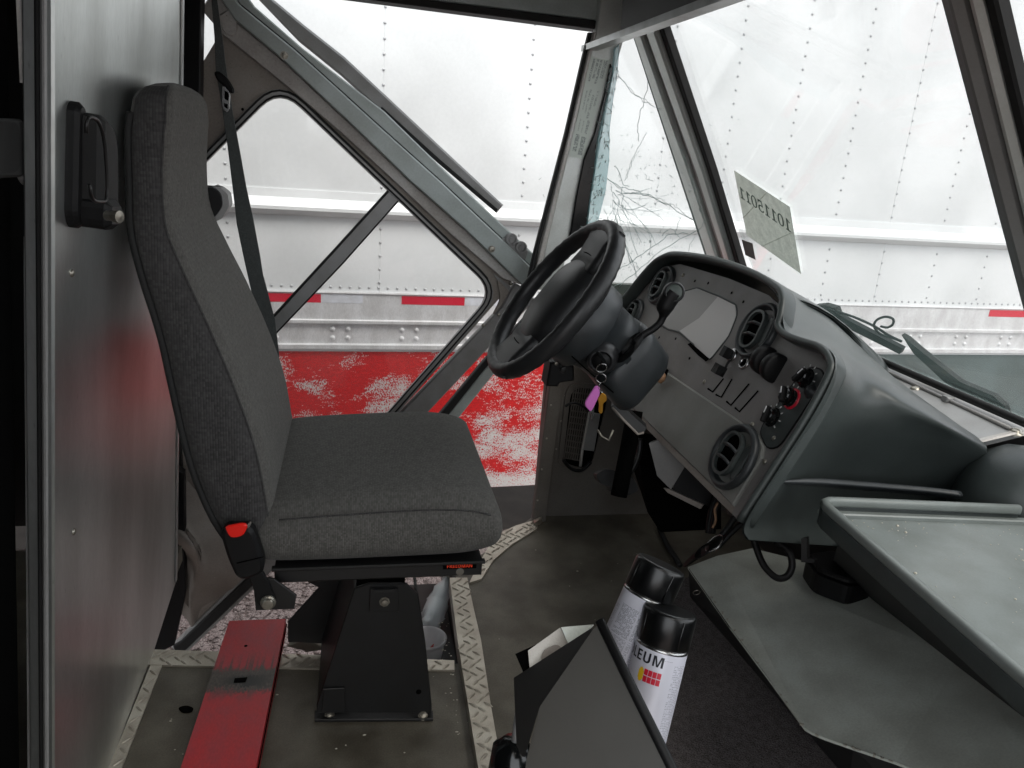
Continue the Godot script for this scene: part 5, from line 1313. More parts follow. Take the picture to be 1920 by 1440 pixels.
	# top of the binnacle running forward to the glass
	part("dash_top", patch([
		[Vector3(0.7399,0.7074,-2.1836), Vector3(0.7819,0.8066,-2.1414), Vector3(0.8265,0.9118,-2.0828), Vector3(0.8440,0.9530,-2.0266), Vector3(0.8518,0.9713,-1.9452), Vector3(0.8584,0.9869,-1.7533), Vector3(0.8588,0.9880,-1.5763), Vector3(0.8551,0.9791,-1.4560), Vector3(0.8496,0.9661,-1.4074)],
		[Vector3(0.7651,0.6900,-2.2579), Vector3(0.8085,0.7925,-2.2142), Vector3(0.8546,0.9013,-2.1536), Vector3(0.8727,0.9440,-2.0955), Vector3(0.8807,0.9629,-2.0114), Vector3(0.8875,0.9790,-1.8129), Vector3(0.8880,0.9801,-1.6299), Vector3(0.8842,0.9710,-1.5055), Vector3(0.8785,0.9575,-1.4553)],
		[Vector3(0.95, 0.74, -2.27), Vector3(0.98, 0.82, -2.26), Vector3(1.05, 0.90, -2.24), Vector3(1.08, 0.925, -2.2), Vector3(1.10, 0.928, -2.1), Vector3(1.11, 0.92, -1.95), Vector3(1.12, 0.905, -1.75), Vector3(1.12, 0.89, -1.62), Vector3(1.1200,0.8841,-1.6402)],
		[Vector3(1.25, 0.72, -2.29), Vector3(1.25, 0.78, -2.28), Vector3(1.27, 0.80, -2.26), Vector3(1.28, 0.80, -2.2), Vector3(1.29, 0.80, -2.1), Vector3(1.30, 0.79, -1.95), Vector3(1.30, 0.785, -1.75), Vector3(1.31, 0.775, -1.66), Vector3(1.3100,0.7324,-1.5881)]], 4, Vector3(-0.2, 1, 0), 0.006), M.plastic, d)
	# sill ledge under the glass, with moulding and snap screws
	var lg := part("sill_ledge", slab([Vector3(1.325, 0.752, -2.2), Vector3(1.325, 0.752, -1.222), Vector3(1.225, 0.728, -1.222), Vector3(1.235, 0.735, -1.62), Vector3(1.27, 0.742, -2.2)], Vector3(0, -0.02, 0), 0.0), M.frame, d)
	part("moulding", tube([Vector3(1.300, 0.750, -1.75), Vector3(1.298, 0.750, -1.5), Vector3(1.296, 0.749, -1.225)], 0.0045, 8), M.post_dark, lg)
	part("moulding_clip", box(Vector3(1.297, 0.752, -1.40), Vector3(0.02, 0.012, 0.018), Basis(), 0.003), M.frame, lg)
	for p in [[Vector3(1.2892,0.7420,-1.4950)], [Vector3(1.3062,0.7420,-1.2201)]]:
		part("snap_screw", lathe(p[0], Vector3(-0.23, 0.97, 0), [[0.019, 0.0], [0.0185, 0.002], [0.011, 0.003], [0.0105, 0.006], [0.007, 0.008], [0.0, 0.009]], 18), M.bolt, lg)
	part("ledge_end", slab([Vector3(1.325, 0.752, -1.2215), Vector3(1.222, 0.728, -1.2215), Vector3(1.222, 0.722, -1.2215), Vector3(1.325, 0.746, -1.2215)], Vector3(0, 0, 0.012), 0.003), M.paint_pale, lg)
	# long ridge across the lower dash face
	var rid := new_st(true)
	var ra := spline([Vector3(0.7500,0.6649,-1.1756), Vector3(0.8550,0.6581,-1.1841), Vector3(1.0000,0.6426,-1.1907), Vector3(1.1000,0.6366,-1.1802), Vector3(1.1550,0.6343,-1.1660)], 4)
	var rings := []
	for i in ra.size():
		var f := smoothstep(0.0, 0.25, float(i) / (ra.size() - 1))
		rings.append(rrect(ra[i] + Vector3(0, 0, 0.004), Vector3(0, 0.75, 0.66), Vector3(0, -0.66, 0.75), 0.009 * f + 0.001, 0.005 * f + 0.001, 0.004, 4))
	loft_into(rid, rings)
	rid.generate_normals()
	part("ridge", rid, M.shroud, d)
	# rounded duct bulge at the passenger end
	var bulge := new_st(true)
	lathe_into(bulge, [Vector3(1.2900,0.6226,-1.1581)][0], Vector3(0.15, 1, 0.1), [[0.110, -0.16], [0.110, 0.0], [0.105, 0.036], [0.090, 0.067], [0.064, 0.092], [0.032, 0.105], [0.0, 0.109]], 36)
	bulge.generate_normals()
	part("duct_bulge", bulge, M.plastic, d)

# ---------------------------------------------------------------- steering
const WC := Vector3(0.406, 0.922, -1.531)
const WN := Vector3(-0.81, 0.5864, 0)
const WB := Vector3(0.5864, 0.81, 0)
const WZ := Vector3(0, 0, 1)

func wp(a: float, r: float, h := 0.0) -> Vector3:
	return WC + (WB * cos(a) + WZ * sin(a)) * r + WN * h

func build_column() -> void:
	var c := thing("steering_column", "dark plastic steering column with ignition lock and bent gear stalk", "steering column", WC - WN * 0.3)
	var rings := []
	for q in [[0.040, 0.094, 0.094], [0.055, 0.102, 0.102], [0.105, 0.098, 0.098], [0.111, 0.093, 0.093], [0.114, 0.082, 0.082], [0.15, 0.079, 0.079], [0.19, 0.078, 0.080]]:
		rings.append(circle(WC - WN * q[0], WB, WZ, q[1], 32, q[2]))
	part("upper_shroud", loft(rings), M.shroud, c)
	rings = []
	for q in [[0.175, 0.070, 0.0], [0.185, 0.079, 0.0], [0.210, 0.080, -0.004], [0.24, 0.080, -0.010], [0.266, 0.078, -0.014], [0.274, 0.072, -0.016]]:
		rings.append(rrect(WC - WN * q[0] + WB * q[2], WB, WZ, q[1] * 1.02, q[1], q[1] * 0.6, 7))
	var low := part("lower_shroud", loft(rings), M.shroud, c)
	part("shroud_seam", tube([Vector3(0.4329,0.8217,-1.4450), Vector3(0.4798,0.7839,-1.4450), Vector3(0.5302,0.7452,-1.4450)], 0.0015, 5), M.hole, low)
	var ic := [Vector3(0.4951,0.8175,-1.4400)]
	var n := Vector3(-0.35, -0.1, 0.93).normalized()
	var ig := part("ignition_lock", lathe(ic[0], n, [[0.034, -0.02], [0.032, 0.0], [0.024, 0.012], [0.021, 0.013], [0.020, 0.010], [0.0, 0.010]], 24), M.wheel, c)
	part("lock_face", lathe(ic[0], n, [[0.0185, 0.0105], [0.018, 0.016], [0.0, 0.017]], 20), M.black, ig)
	# gear stalk
	var g := part("stalk_boot", loft([circle([Vector3(0.5473,0.8399,-1.4400)][0], WB, WZ, 0.034, 16), circle([Vector3(0.5535,0.8540,-1.4300)][0], WB, WZ, 0.030, 16), circle([Vector3(0.5611,0.8645,-1.4200)][0], WB, Vector3(-0.5, 0, 0.86), 0.014, 16)]), M.black, c)
	var path := spline([Vector3(0.5576,0.8574,-1.4300), Vector3(0.5738,0.8734,-1.4300), Vector3(0.5928,0.8860,-1.4300), Vector3(0.6068,0.9008,-1.4300), Vector3(0.6115,0.9164,-1.4300), Vector3(0.6127,0.9328,-1.4300), Vector3(0.6195,0.9494,-1.4300), Vector3(0.6267,0.9626,-1.4300)], 4)
	var rad := []
	for i in path.size():
		var t := float(i) / (path.size() - 1)
		rad.append(0.0075 + 0.0105 * smoothstep(0.5, 0.72, t) + 0.002 * smoothstep(0.72, 1.0, t))
	part("gear_stalk", tube(path, rad, 14), M.black, c)
	var kc: Vector3 = path[-1]
	var kn := Vector3(-0.25, 0.20, 0.94).normalized()
	part("stalk_button", lathe(kc, kn, [[0.0205, -0.014], [0.0205, 0.012], [0.0185, 0.016], [0.0165, 0.016], [0.0160, 0.014], [0.0, 0.014]], 22), M.wheel, g)
	part("button_face", lathe(kc, kn, [[0.0158, 0.0142], [0.012, 0.0155], [0.0, 0.016]], 20), mat(Color(0.21, 0.25, 0.23), 0.4), g)
	# tilt bracket under the far side
	var tb := part("tilt_bracket", slab([Vector3(0.4231,0.7723,-1.6200), Vector3(0.4604,0.7730,-1.6200), Vector3(0.4788,0.7633,-1.6200), Vector3(0.4820,0.7304,-1.6200), Vector3(0.4498,0.7248,-1.6200), Vector3(0.4456,0.7159,-1.6200), Vector3(0.4192,0.7168,-1.6200)], Vector3(0, 0, 0.05), 0.004), M.black, c)
	put("screw", screw_m, M.bolt, tb, [Vector3(0.4367,0.7708,-1.5700)][0], WZ)
	put("screw", bolt_m, M.steel_black, tb, [Vector3(0.4538,0.7576,-1.5700)][0], WZ)
	# lower shaft and the torn opening beside it
	part("shaft_gap", slab([Vector3(0.7674,0.7160,-1.8224), Vector3(0.7674,0.7159,-1.7162), Vector3(0.7620,0.7032,-1.7123), Vector3(0.7518,0.6791,-1.7354), Vector3(0.7490,0.6726,-1.8016)], PN * 0.001, 0.0), M.hole, c)
	part("loose_wire", tube(spline([Vector3(0.7418,0.7119,-1.7469), Vector3(0.7414,0.7110,-1.7129), Vector3(0.7401,0.7079,-1.6872), Vector3(0.7349,0.6957,-1.6910)], 4), 0.009, 8), M.copper, c)
	part("foil_scrap", slab([Vector3(0.7306,0.6856,-1.7496), Vector3(0.7355,0.6971,-1.7218), Vector3(0.7343,0.6942,-1.6959), Vector3(0.7270,0.6771,-1.7146), Vector3(0.7211,0.6631,-1.7315)], PN * 0.006, 0.001), M.debris, c)

func build_wheel() -> void:
	var w := thing("steering_wheel", "black four-grip steering wheel with domed airbag hub facing the seat", "steering wheel", WC)
	var R := 0.184
	var rings := []
	for i in 96:
		var a := TAU * i / 96
		var grip := 0.0008 * sin(a * 40.0)
		var c := wp(a, R)
		var rad := (WB * cos(a) + WZ * sin(a))
		rings.append(circle(c, rad, WN, 0.0160 + grip, 14, 0.0190 + grip))
	rings.append(rings[0])
	var st := new_st(true)
	loft_into(st, rings, false)
	st.generate_normals()
	var rim := part("rim", st, M.wheel, w)
	part("rim_seam", tube(ring_path(R - 0.0085, 0.014), 0.0012, 5, true), M.black, rim)
	# hub: domed pad, long along the wheel's up axis
	var hub := []
	for q in [[1.0, -0.055], [1.0, -0.026], [0.97, -0.012], [0.89, 0.0], [0.74, 0.010], [0.5, 0.017], [0.25, 0.020], [0.04, 0.021]]:
		hub.append(rrect(WC + WN * q[1], WB, WZ, 0.116 * q[0], 0.094 * q[0], 0.076 * q[0], 8))
	var hb := part("hub_pad", loft(hub), M.wheel, w)
	# two broad spokes up and down the wheel
	for s in [1.0, -1.0]:
		var r2 := []
		for q in [[0.085, 0.072, 0.016, -0.012], [0.115, 0.066, 0.016, -0.012], [0.145, 0.066, 0.015, -0.007], [0.172, 0.078, 0.012, -0.001], [0.184, 0.086, 0.008, 0.0]]:
			r2.append(rrect(WC + WB * s * q[0] + WN * q[3], WZ, WN, q[1], q[2], q[2] * 0.9, 6))
		part("spoke", loft(r2), M.wheel, w)
		part("spoke_joint", tube(spline([WC + WB * s * 0.112 + WZ * 0.062 + WN * -0.002, WC + WB * s * 0.116 + WZ * 0.02 + WN * 0.004, WC + WB * s * 0.116 - WZ * 0.02 + WN * 0.004, WC + WB * s * 0.112 - WZ * 0.062 + WN * -0.002], 3), 0.0013, 5), M.hole, hb)
	part("back_cover", loft([circle(WC - WN * 0.070, WB, WZ, 0.07, 28), circle(WC - WN * 0.055, WB, WZ, 0.098, 28), circle(WC - WN * 0.030, WB, WZ, 0.104, 28)]), M.wheel, w)
	# faint raised lettering on the pad, too worn to read
	var mk := new_st(false)
	for i in 7:
		var o := WC + WB * (0.042 - i * 0.012) + WZ * -0.044 + WN * 0.0085
		var bs := Basis(WZ, WB, WN)
		box_into(mk, o, Vector3(0.014, 0.0015, 0.0016), bs, 0.0)
		box_into(mk, o + WB * 0.003 + WZ * (0.006 if i % 2 else -0.006), Vector3(0.0015, 0.007, 0.0016), bs, 0.0)
	mk.generate_normals()
	part("embossed_marks", mk, M.black, hb)

func ring_path(r: float, h: float) -> Array:
	var out := []
	for i in 64:
		out.append(wp(TAU * i / 64, r, h))
	return out

func build_keys() -> void:
	var k := thing("key_ring", "bunch of keys hanging from the ignition: chrome rings, purple tag and brass key", "keys", [Vector3(0.4847,0.7889,-1.4000)][0])
	part("ignition_key", slab(rounded([Vector3(0.4682,0.8424,-1.4050), Vector3(0.4744,0.8458,-1.4050), Vector3(0.4922,0.8252,-1.4050), Vector3(0.4895,0.8097,-1.4050), Vector3(0.4826,0.8118,-1.4050), Vector3(0.4836,0.8229,-1.4050)], 0.004, 3), Vector3(0, 0, 0.004), 0.001), M.gloss, k)
	var y := Vector3(0.05, 0.95, 0.3).normalized()
	part("split_ring", tube(circle([Vector3(0.4826,0.8117,-1.3980)][0], Vector3(0.95, 0.1, 0.3).normalized(), y, 0.0098, 22), 0.0011, 6, true), M.chrome, k)
	part("split_ring", tube(circle([Vector3(0.4838,0.7906,-1.3980)][0], Vector3(0.9, -0.1, 0.42).normalized(), y, 0.0102, 22), 0.0011, 6, true), M.chrome, k)
	part("purple_tag", slab(rounded([Vector3(0.4722,0.7770,-1.3950), Vector3(0.4813,0.7748,-1.3950), Vector3(0.4831,0.7591,-1.3950), Vector3(0.4711,0.7251,-1.3950), Vector3(0.4670,0.7217,-1.3950), Vector3(0.4545,0.7341,-1.3950), Vector3(0.4547,0.7432,-1.3950)], 0.004, 3), Vector3(0, 0, 0.004), 0.0015), M.red_key, k)
	part("tag_link", tube(spline([Vector3(0.4818,0.7825,-1.3920), Vector3(0.4783,0.7735,-1.3920), Vector3(0.4838,0.7646,-1.3920), Vector3(0.4885,0.7624,-1.3920)], 4), 0.0012, 6), M.chrome, k)
	part("brass_key", slab(rounded([Vector3(0.4883,0.7604,-1.3980), Vector3(0.4978,0.7560,-1.3980), Vector3(0.5013,0.7447,-1.3980), Vector3(0.4931,0.7378,-1.3980), Vector3(0.4951,0.7196,-1.3980), Vector3(0.4911,0.7150,-1.3980), Vector3(0.4861,0.7195,-1.3980), Vector3(0.4852,0.7378,-1.3980), Vector3(0.4809,0.7468,-1.3980)], 0.003, 3), Vector3(0, 0, 0.0022), 0.0006), M.brass, k)
	part("steel_key", slab([Vector3(0.4752,0.7272,-1.4020), Vector3(0.4772,0.7295,-1.4020), Vector3(0.4783,0.7089,-1.4020), Vector3(0.4739,0.6974,-1.4020), Vector3(0.4706,0.7181,-1.4020)], Vector3(0, 0, 0.002), 0.0005), M.chrome, k)

# ---------------------------------------------------------------- engine cover and tray on the passenger side
func build_engine_cover() -> void:
	var e := thing("engine_cover", "grey engine cover base sloping up from the carpet beneath the dash", "engine cover", [Vector3(1.0947,0.1000,-1.4518)][0])
	part("cover_plate", slab([Vector3(0.9499,0.1000,-1.8068), Vector3(1.0578,0.1100,-1.8450), Vector3(1.1773,0.1200,-1.8634), Vector3(1.2797,0.1300,-1.7714), Vector3(1.3871,0.1500,-1.5391), Vector3(1.3726,0.1700,-1.2594), Vector3(1.3572,0.1900,-1.0556), Vector3(1.2306,0.1900,-0.8564), Vector3(1.0894,0.1400,-0.9722), Vector3(1.0523,0.1200,-1.0384), Vector3(0.9932,0.1150,-1.0885), Vector3(0.9568,0.1080,-1.1266), Vector3(0.9399,0.1060,-1.1458), Vector3(0.9316,0.1050,-1.1600), Vector3(0.9390,0.1000,-1.3272), Vector3(0.9396,0.1000,-1.5164)], Vector3(0, -0.006, 0), 0.0), M.cover, e)
	part("cover_side", slab([Vector3(0.9491,0.1000,-1.8010), Vector3(0.9386,0.1000,-1.5142), Vector3(0.9380,0.1000,-1.3254), Vector3(0.9340,0.1000,-1.1623), Vector3(1.0058,0.1000,-1.1019), Vector3(1.1287,0.1000,-1.0070), Vector3(1.1287,0.1000,-1.0070) + Vector3(0, -0.1, 0), Vector3(1.0058,0.1000,-1.1019) + Vector3(0.02, -0.1, -0.01), Vector3(0.9491,0.1000,-1.8010) + Vector3(0.02, -0.1, 0)], Vector3(0.004, 0, -0.004), 0.0), M.dark_paint, e)
	var bit := new_st(true)
	for i in 26:
		var c: Vector3 = [Vector3(0.9490,0.1040,-1.6974)][0].lerp([Vector3(0.9313,0.1040,-1.1674)][0], rng.randf()) if i < 12 else [Vector3(0.9382,0.1120,-1.1332)][0].lerp([Vector3(1.0513,0.1200,-1.0372)][0], rng.randf())
		var s := rng.randf_range(0.002, 0.0045)
		box_into(bit, c, Vector3(s * 2, s * 0.7, s), Basis.from_euler(Vector3(0, rng.randf() * 6.0, rng.randf_range(-0.3, 0.3))), 0.0)
	bit.generate_normals()
	stuff(part("edge_chips", bit, M.debris, e))
	part("wire_eye", tube(circle([Vector3(0.9269,0.0900,-1.6922)][0], Vector3(0.96, 0, 0.2).normalized(), Vector3(0.1, 0.9, 0.3).normalized(), 0.009, 16), 0.0014, 5, true), M.bolt, e)
	part("cover_wall", slab([Vector3(0.8501,0.6220,-1.0798), Vector3(0.8446,0.6220,-0.9755), Vector3(0.8243,0.6220,-0.6462), Vector3(1.3672,0.1700,-0.9887), Vector3(1.3652,0.1300,-1.5466), Vector3(1.3734,0.1200,-1.7520)], Vector3(0.03, 0, 0), 0.0), M.dull_black, e)  # engine cover side; its near-black also stands for the dark void under the tray

	var t := thing("dash_tray", "grey tray with raised rolled lip on top of the engine cover", "tray", [Vector3(0.8840,0.6600,-0.8945)][0])
	var A: Vector3 = [Vector3(0.8180,0.6600,-1.1118)][0]
	var B: Vector3 = [Vector3(1.1899,0.6600,-1.0605)][0]
	var Cn: Vector3 = [Vector3(0.7925,0.6600,-0.6262)][0]
	var along := (B - A)
	var down := (Cn - A)
	part("tray_floor", slab([A + Vector3(0, -0.022, 0), B + along * 0.5 + Vector3(0, -0.022, 0), B + along * 0.5 + down * 1.3 + Vector3(0, -0.022, 0), A + down * 1.3 + Vector3(0, -0.022, 0)], Vector3(0, -0.006, 0), 0.0), M.tray, t)
	var lip := [A + down * 1.3]
	for i in 5:
		lip.append(A + down * (1.0 - i * 0.22))
	lip.append(A + down * 0.055)
	lip.append(A + down * 0.018 + along * 0.012)
	lip.append(A + down * 0.003 + along * 0.045)
	lip.append(A + along * 0.1)
	lip.append(A + along * 0.5)
	lip.append(B)
	var rings := []
	for i in lip.size():
		var tt: Vector3 = (lip[mini(i + 1, lip.size() - 1)] - lip[maxi(i - 1, 0)]).normalized()
		var side := tt.cross(Vector3.UP).normalized()
		rings.append(rrect(lip[i] + Vector3(0, -0.006, 0), side, Vector3.UP, 0.0075, 0.009, 0.006, 4))
	part("rolled_lip", loft(rings), M.tray, t)
	rings = []
	for i in lip.size():
		var tt: Vector3 = (lip[mini(i + 1, lip.size() - 1)] - lip[maxi(i - 1, 0)]).normalized()
		var side := tt.cross(Vector3.UP).normalized()
		rings.append(rrect(lip[i] + Vector3(0, -0.030, 0) - side * 0.002, side, Vector3.UP, 0.004, 0.016, 0.002, 3))
	part("lip_skirt", loft(rings), M.plastic, t)
	part("inner_step", slab([A + along * 0.06 + down * 0.055 + Vector3(0, -0.0218, 0), B + down * 0.05 + Vector3(0, -0.0218, 0), B + down * 0.062 + Vector3(0, -0.0218, 0), A + along * 0.06 + down * 0.068 + Vector3(0, -0.0218, 0)], Vector3(0, 0.008, 0), 0.002), M.tray, t)
	part("underside_flange", tube([Vector3(0.8346,0.6230,-1.0887), Vector3(0.8431,0.6230,-0.9807), Vector3(0.8228,0.6230,-0.6490)], 0.0035, 6), M.plastic, t)
	var crumb := lathe(Vector3.ZERO, Vector3.UP, [[0.0, -0.4], [0.8, -0.1], [0.7, 0.4], [0.0, 0.6]], 5, false).commit()
	var pl := []
	var base := A + Vector3(0, -0.0215, 0)
	for i in 150:
		var u := rng.randf()
		var v := rng.randf_range(0.08, 1.0)
		if i % 3 == 0:
			v = rng.randf_range(0.075, 0.16)
		var s := rng.randf_range(0.0006, 0.0016) if i > 8 else rng.randf_range(0.002, 0.0035)
		pl.append(Transform3D(Basis.from_euler(Vector3(0, rng.randf() * 6, 0)).scaled(Vector3.ONE * s), base + along * u * 1.1 + down * v))
	tag(scatter("tray_crumbs", crumb, M.debris, pl), "white crumbs and paint flakes scattered over the grey tray", "crumbs")

# ---------------------------------------------------------------- things under the dash
func build_under_dash() -> void:
	tag(part("void_filler", slab([Vector3(0.7415,0.4427,-1.7565), Vector3(0.8793,0.4154,-1.7179), Vector3(0.9511,0.3806,-1.6912), Vector3(0.9521,0.2977,-1.6647), Vector3(0.7956,0.2782,-1.6925), Vector3(0.7620,0.3266,-1.7152)], Vector3(0.06, 0, -0.28), 0.006), M.hole), "black heater block put into the dark void beneath the dash", "filler")  # near-black block stands for the dark void under the dash
	var kb := thing("fuse_bracket", "small pale grey tilted box hanging under the knee panel", "bracket", [Vector3(0.7461,0.4991,-1.6020)][0])
	part("pale_face", slab([Vector3(0.7037,0.5551,-1.6289), Vector3(0.7276,0.5667,-1.6274), Vector3(0.7915,0.5123,-1.5963), Vector3(0.7568,0.4531,-1.5850), Vector3(0.7235,0.4827,-1.6016)], Vector3(0.01, -0.004, -0.02), 0.002), M.post_dark, kb)
	part("dark_case", slab([Vector3(0.7797,0.4932,-1.6142), Vector3(0.8026,0.5049,-1.6129), Vector3(0.8646,0.4497,-1.5819), Vector3(0.8574,0.4118,-1.5715), Vector3(0.7700,0.4452,-1.6011)], Vector3(0.02, -0.004, -0.05), 0.003), M.black, kb)
	part("case_edge", slab([Vector3(0.7450,0.4493,-1.6025), Vector3(0.7603,0.4467,-1.5983), Vector3(0.8397,0.4178,-1.5719), Vector3(0.8322,0.4073,-1.5702), Vector3(0.7553,0.4389,-1.5969)], Vector3(0.01, -0.004, -0.01), 0.001), M.paint_brown, kb)
	var ph := thing("pedal_hanger", "dark pedal hanger and steering shaft below the column", "pedals", [Vector3(0.6932,0.4633,-1.7521)][0])
	part("bracket_channel", slab([Vector3(0.5866,0.6598,-1.6019), Vector3(0.5985,0.6725,-1.6033), Vector3(0.6670,0.6186,-1.5713), Vector3(0.6599,0.6039,-1.5682), Vector3(0.6453,0.6040,-1.5714), Vector3(0.5965,0.6417,-1.5940)], Vector3(0.01, 0, -0.03), 0.002), M.steel_black, ph)
	part("channel_edge", tube([Vector3(0.5874,0.6592,-1.5962), Vector3(0.6142,0.6330,-1.5820), Vector3(0.6460,0.6047,-1.5662), Vector3(0.6592,0.6092,-1.5647)], 0.003, 6), M.paint_brown, ph)
	part("steering_shaft", tube([Vector3(0.6687,0.6289,-1.6599), Vector3(0.6569,0.5541,-1.6388), Vector3(0.6425,0.4792,-1.6181), Vector3(0.6330,0.4292,-1.6044)], 0.020, 14), M.hole, ph)
	part("pedal_arm", tube(spline([Vector3(0.7151,0.5342,-1.7162), Vector3(0.7128,0.4978,-1.7052), Vector3(0.6973,0.4580,-1.6959), Vector3(0.6738,0.4304,-1.6923)], 4), 0.007, 8), M.steel_black, ph)
	part("pedal_pad", slab(rounded([Vector3(0.6078,0.4343,-1.7186), Vector3(0.6396,0.4522,-1.7173), Vector3(0.6878,0.4376,-1.7022), Vector3(0.6800,0.4162,-1.6971), Vector3(0.6401,0.4055,-1.7024), Vector3(0.6186,0.4169,-1.7107)], 0.015, 4), Vector3(0, -0.01, -0.03), 0.004), M.black, ph)
	part("second_pad", slab(rounded([Vector3(0.6530,0.4074,-1.7431), Vector3(0.7127,0.4250,-1.7357), Vector3(0.7349,0.3869,-1.7188), Vector3(0.6942,0.3681,-1.7216), Vector3(0.6615,0.3736,-1.7305)], 0.015, 4), Vector3(0, -0.01, -0.03), 0.004), M.black, ph)
	part("return_spring", tube([Vector3(0.6088,0.5470,-1.7434), Vector3(0.6195,0.5323,-1.7364), Vector3(0.6382,0.5234,-1.7295), Vector3(0.6485,0.5499,-1.7357)], 0.003, 6), M.bolt, ph)
	var rd := thing("release_rod", "grey flat bar and thin rod on the kick panel beside the mesh grille", "rod", [Vector3(0.7640,0.3363,-2.2700)][0])
	part("flat_bar", slab([Vector3(0.7547,0.4073,-2.2700), Vector3(0.7936,0.4018,-2.2700), Vector3(0.7857,0.2715,-2.2700), Vector3(0.7444,0.2775,-2.2700)], Vector3(0, 0, 0.012), 0.002), M.frame, rd)
	part("bar_fold", slab([Vector3(0.7503,0.4119,-2.2570), Vector3(0.7558,0.4119,-2.2570), Vector3(0.7456,0.2829,-2.2570), Vector3(0.7401,0.2829,-2.2570)], Vector3(0, 0, 0.006), 0.001), M.paint_pale, rd)
	part("thin_rod", tube([Vector3(0.7463,0.2781,-2.2640), Vector3(0.7452,0.2167,-2.2640)], 0.005, 7), M.paint_pale, rd)
	part("cable", tube(spline([Vector3(0.6692,0.4323,-2.2500), Vector3(0.6929,0.4452,-2.2500), Vector3(0.7224,0.4363,-2.2500), Vector3(0.7418,0.4217,-2.2500)], 4), 0.004, 6), M.black, rd)
	part("lower_cable", tube(spline([Vector3(0.6798,0.2465,-2.2500), Vector3(0.7083,0.2157,-2.2500), Vector3(0.7458,0.2075,-2.2500), Vector3(0.7759,0.2379,-2.2500)], 4), 0.006, 6), M.black, rd)
	var wh := thing("wiring_harness", "bundle of dark cables and a taped connector hanging below the dash", "cables", [Vector3(0.8227,0.4000,-1.4360)][0])
	part("taped_sleeve", loft([circle([Vector3(0.7367,0.3564,-1.4087)][0], Vector3(0.6, 0.75, 0.2).normalized(), Vector3(-0.3, 0, 0.95), 0.012, 14), circle([Vector3(0.7602,0.3935,-1.3940)][0], Vector3(0.6, 0.75, 0.2).normalized(), Vector3(-0.3, 0, 0.95), 0.021, 14), circle([Vector3(0.7808,0.4159,-1.3859)][0], Vector3(0.6, 0.75, 0.2).normalized(), Vector3(-0.3, 0, 0.95), 0.024, 14)]), M.black, wh)
	part("sleeve_band", tube(circle([Vector3(0.7822,0.4181,-1.3841)][0], Vector3(0.6, 0.75, 0.2).normalized(), Vector3(-0.3, 0, 0.95), 0.024, 20), 0.0022, 6, true), M.chrome, wh)
	for q in [[Vector3(0.7923,0.4139,-1.3934), Vector3(0.8060,0.4352,-1.3972), Vector3(0.8197,0.4530,-1.3999), Vector3(0.8378,0.4825,-1.4053)], [Vector3(0.8041,0.3955,-1.4065), Vector3(0.8226,0.4173,-1.4094), Vector3(0.8365,0.4320,-1.4110), Vector3(0.8573,0.4518,-1.4128)], [Vector3(0.8289,0.3872,-1.4842), Vector3(0.8334,0.4233,-1.4946), Vector3(0.8404,0.4536,-1.5027), Vector3(0.8573,0.4786,-1.5070)], [Vector3(0.8282,0.3772,-1.5026), Vector3(0.8327,0.4197,-1.5151), Vector3(0.8423,0.4505,-1.5228), Vector3(0.8544,0.4755,-1.5281)]]:
		part("cable", tube(spline(q, 4), 0.007, 7), M.black, wh)
	part("floor_cable", tube(spline([Vector3(1.0283,0.0120,-2.2005), Vector3(1.0118,0.0120,-2.0922), Vector3(1.0071,0.0120,-2.0176), Vector3(1.0026,0.0120,-1.9597)], 4), 0.009, 7), M.rubber, wh)
	part("cable_loop", tube(spline([Vector3(0.8298,0.4681,-1.3168), Vector3(0.8446,0.4284,-1.3010), Vector3(0.8592,0.4059,-1.2907), Vector3(0.8814,0.3903,-1.2809), Vector3(0.9012,0.3961,-1.2784), Vector3(0.9109,0.4161,-1.2827), Vector3(0.9073,0.4394,-1.2909), Vector3(0.8939,0.4556,-1.2989), Vector3(0.8740,0.4649,-1.3062)], 4), 0.0075, 8), M.black, wh)
	part("tie_wire", tube(spline([Vector3(0.8012,0.4265,-1.4384), Vector3(0.8081,0.4443,-1.4425), Vector3(0.8054,0.4671,-1.4503), Vector3(0.8124,0.4826,-1.4537)], 3), 0.003, 6), M.copper, wh)
	var jb := thing("relay_case", "black relay case lying on the engine cover beneath the tray", "relay case", [Vector3(1.2836,0.1500,-1.5984)][0])
	part("case_lower", slab(rounded([Vector3(1.2164,0.2000,-1.6676), Vector3(1.3121,0.2000,-1.6841), Vector3(1.3723,0.2000,-1.6121), Vector3(1.3471,0.2000,-1.5447), Vector3(1.2584,0.2000,-1.5160), Vector3(1.1987,0.2000,-1.5817)], 0.02, 4), Vector3(0, -0.055, 0), 0.004), M.black, jb)
	part("case_lid", slab(rounded([Vector3(1.2235,0.2020,-1.6693), Vector3(1.3113,0.2020,-1.6836), Vector3(1.3670,0.2020,-1.6146), Vector3(1.3424,0.2020,-1.5521), Vector3(1.2656,0.2020,-1.5273), Vector3(1.2086,0.2020,-1.5882)], 0.02, 4), Vector3(0, 0.012, 0), 0.005), M.steel_black, jb)
	part("strap", slab([Vector3(0.8889,0.5054,-1.2408), Vector3(0.8994,0.5083,-1.2394), Vector3(0.9019,0.4674,-1.2259), Vector3(0.9167,0.4664,-1.2224), Vector3(0.9147,0.4601,-1.2208), Vector3(0.8894,0.4603,-1.2264)], Vector3(0.01, 0, -0.006), 0.001), M.steel_black, jb)

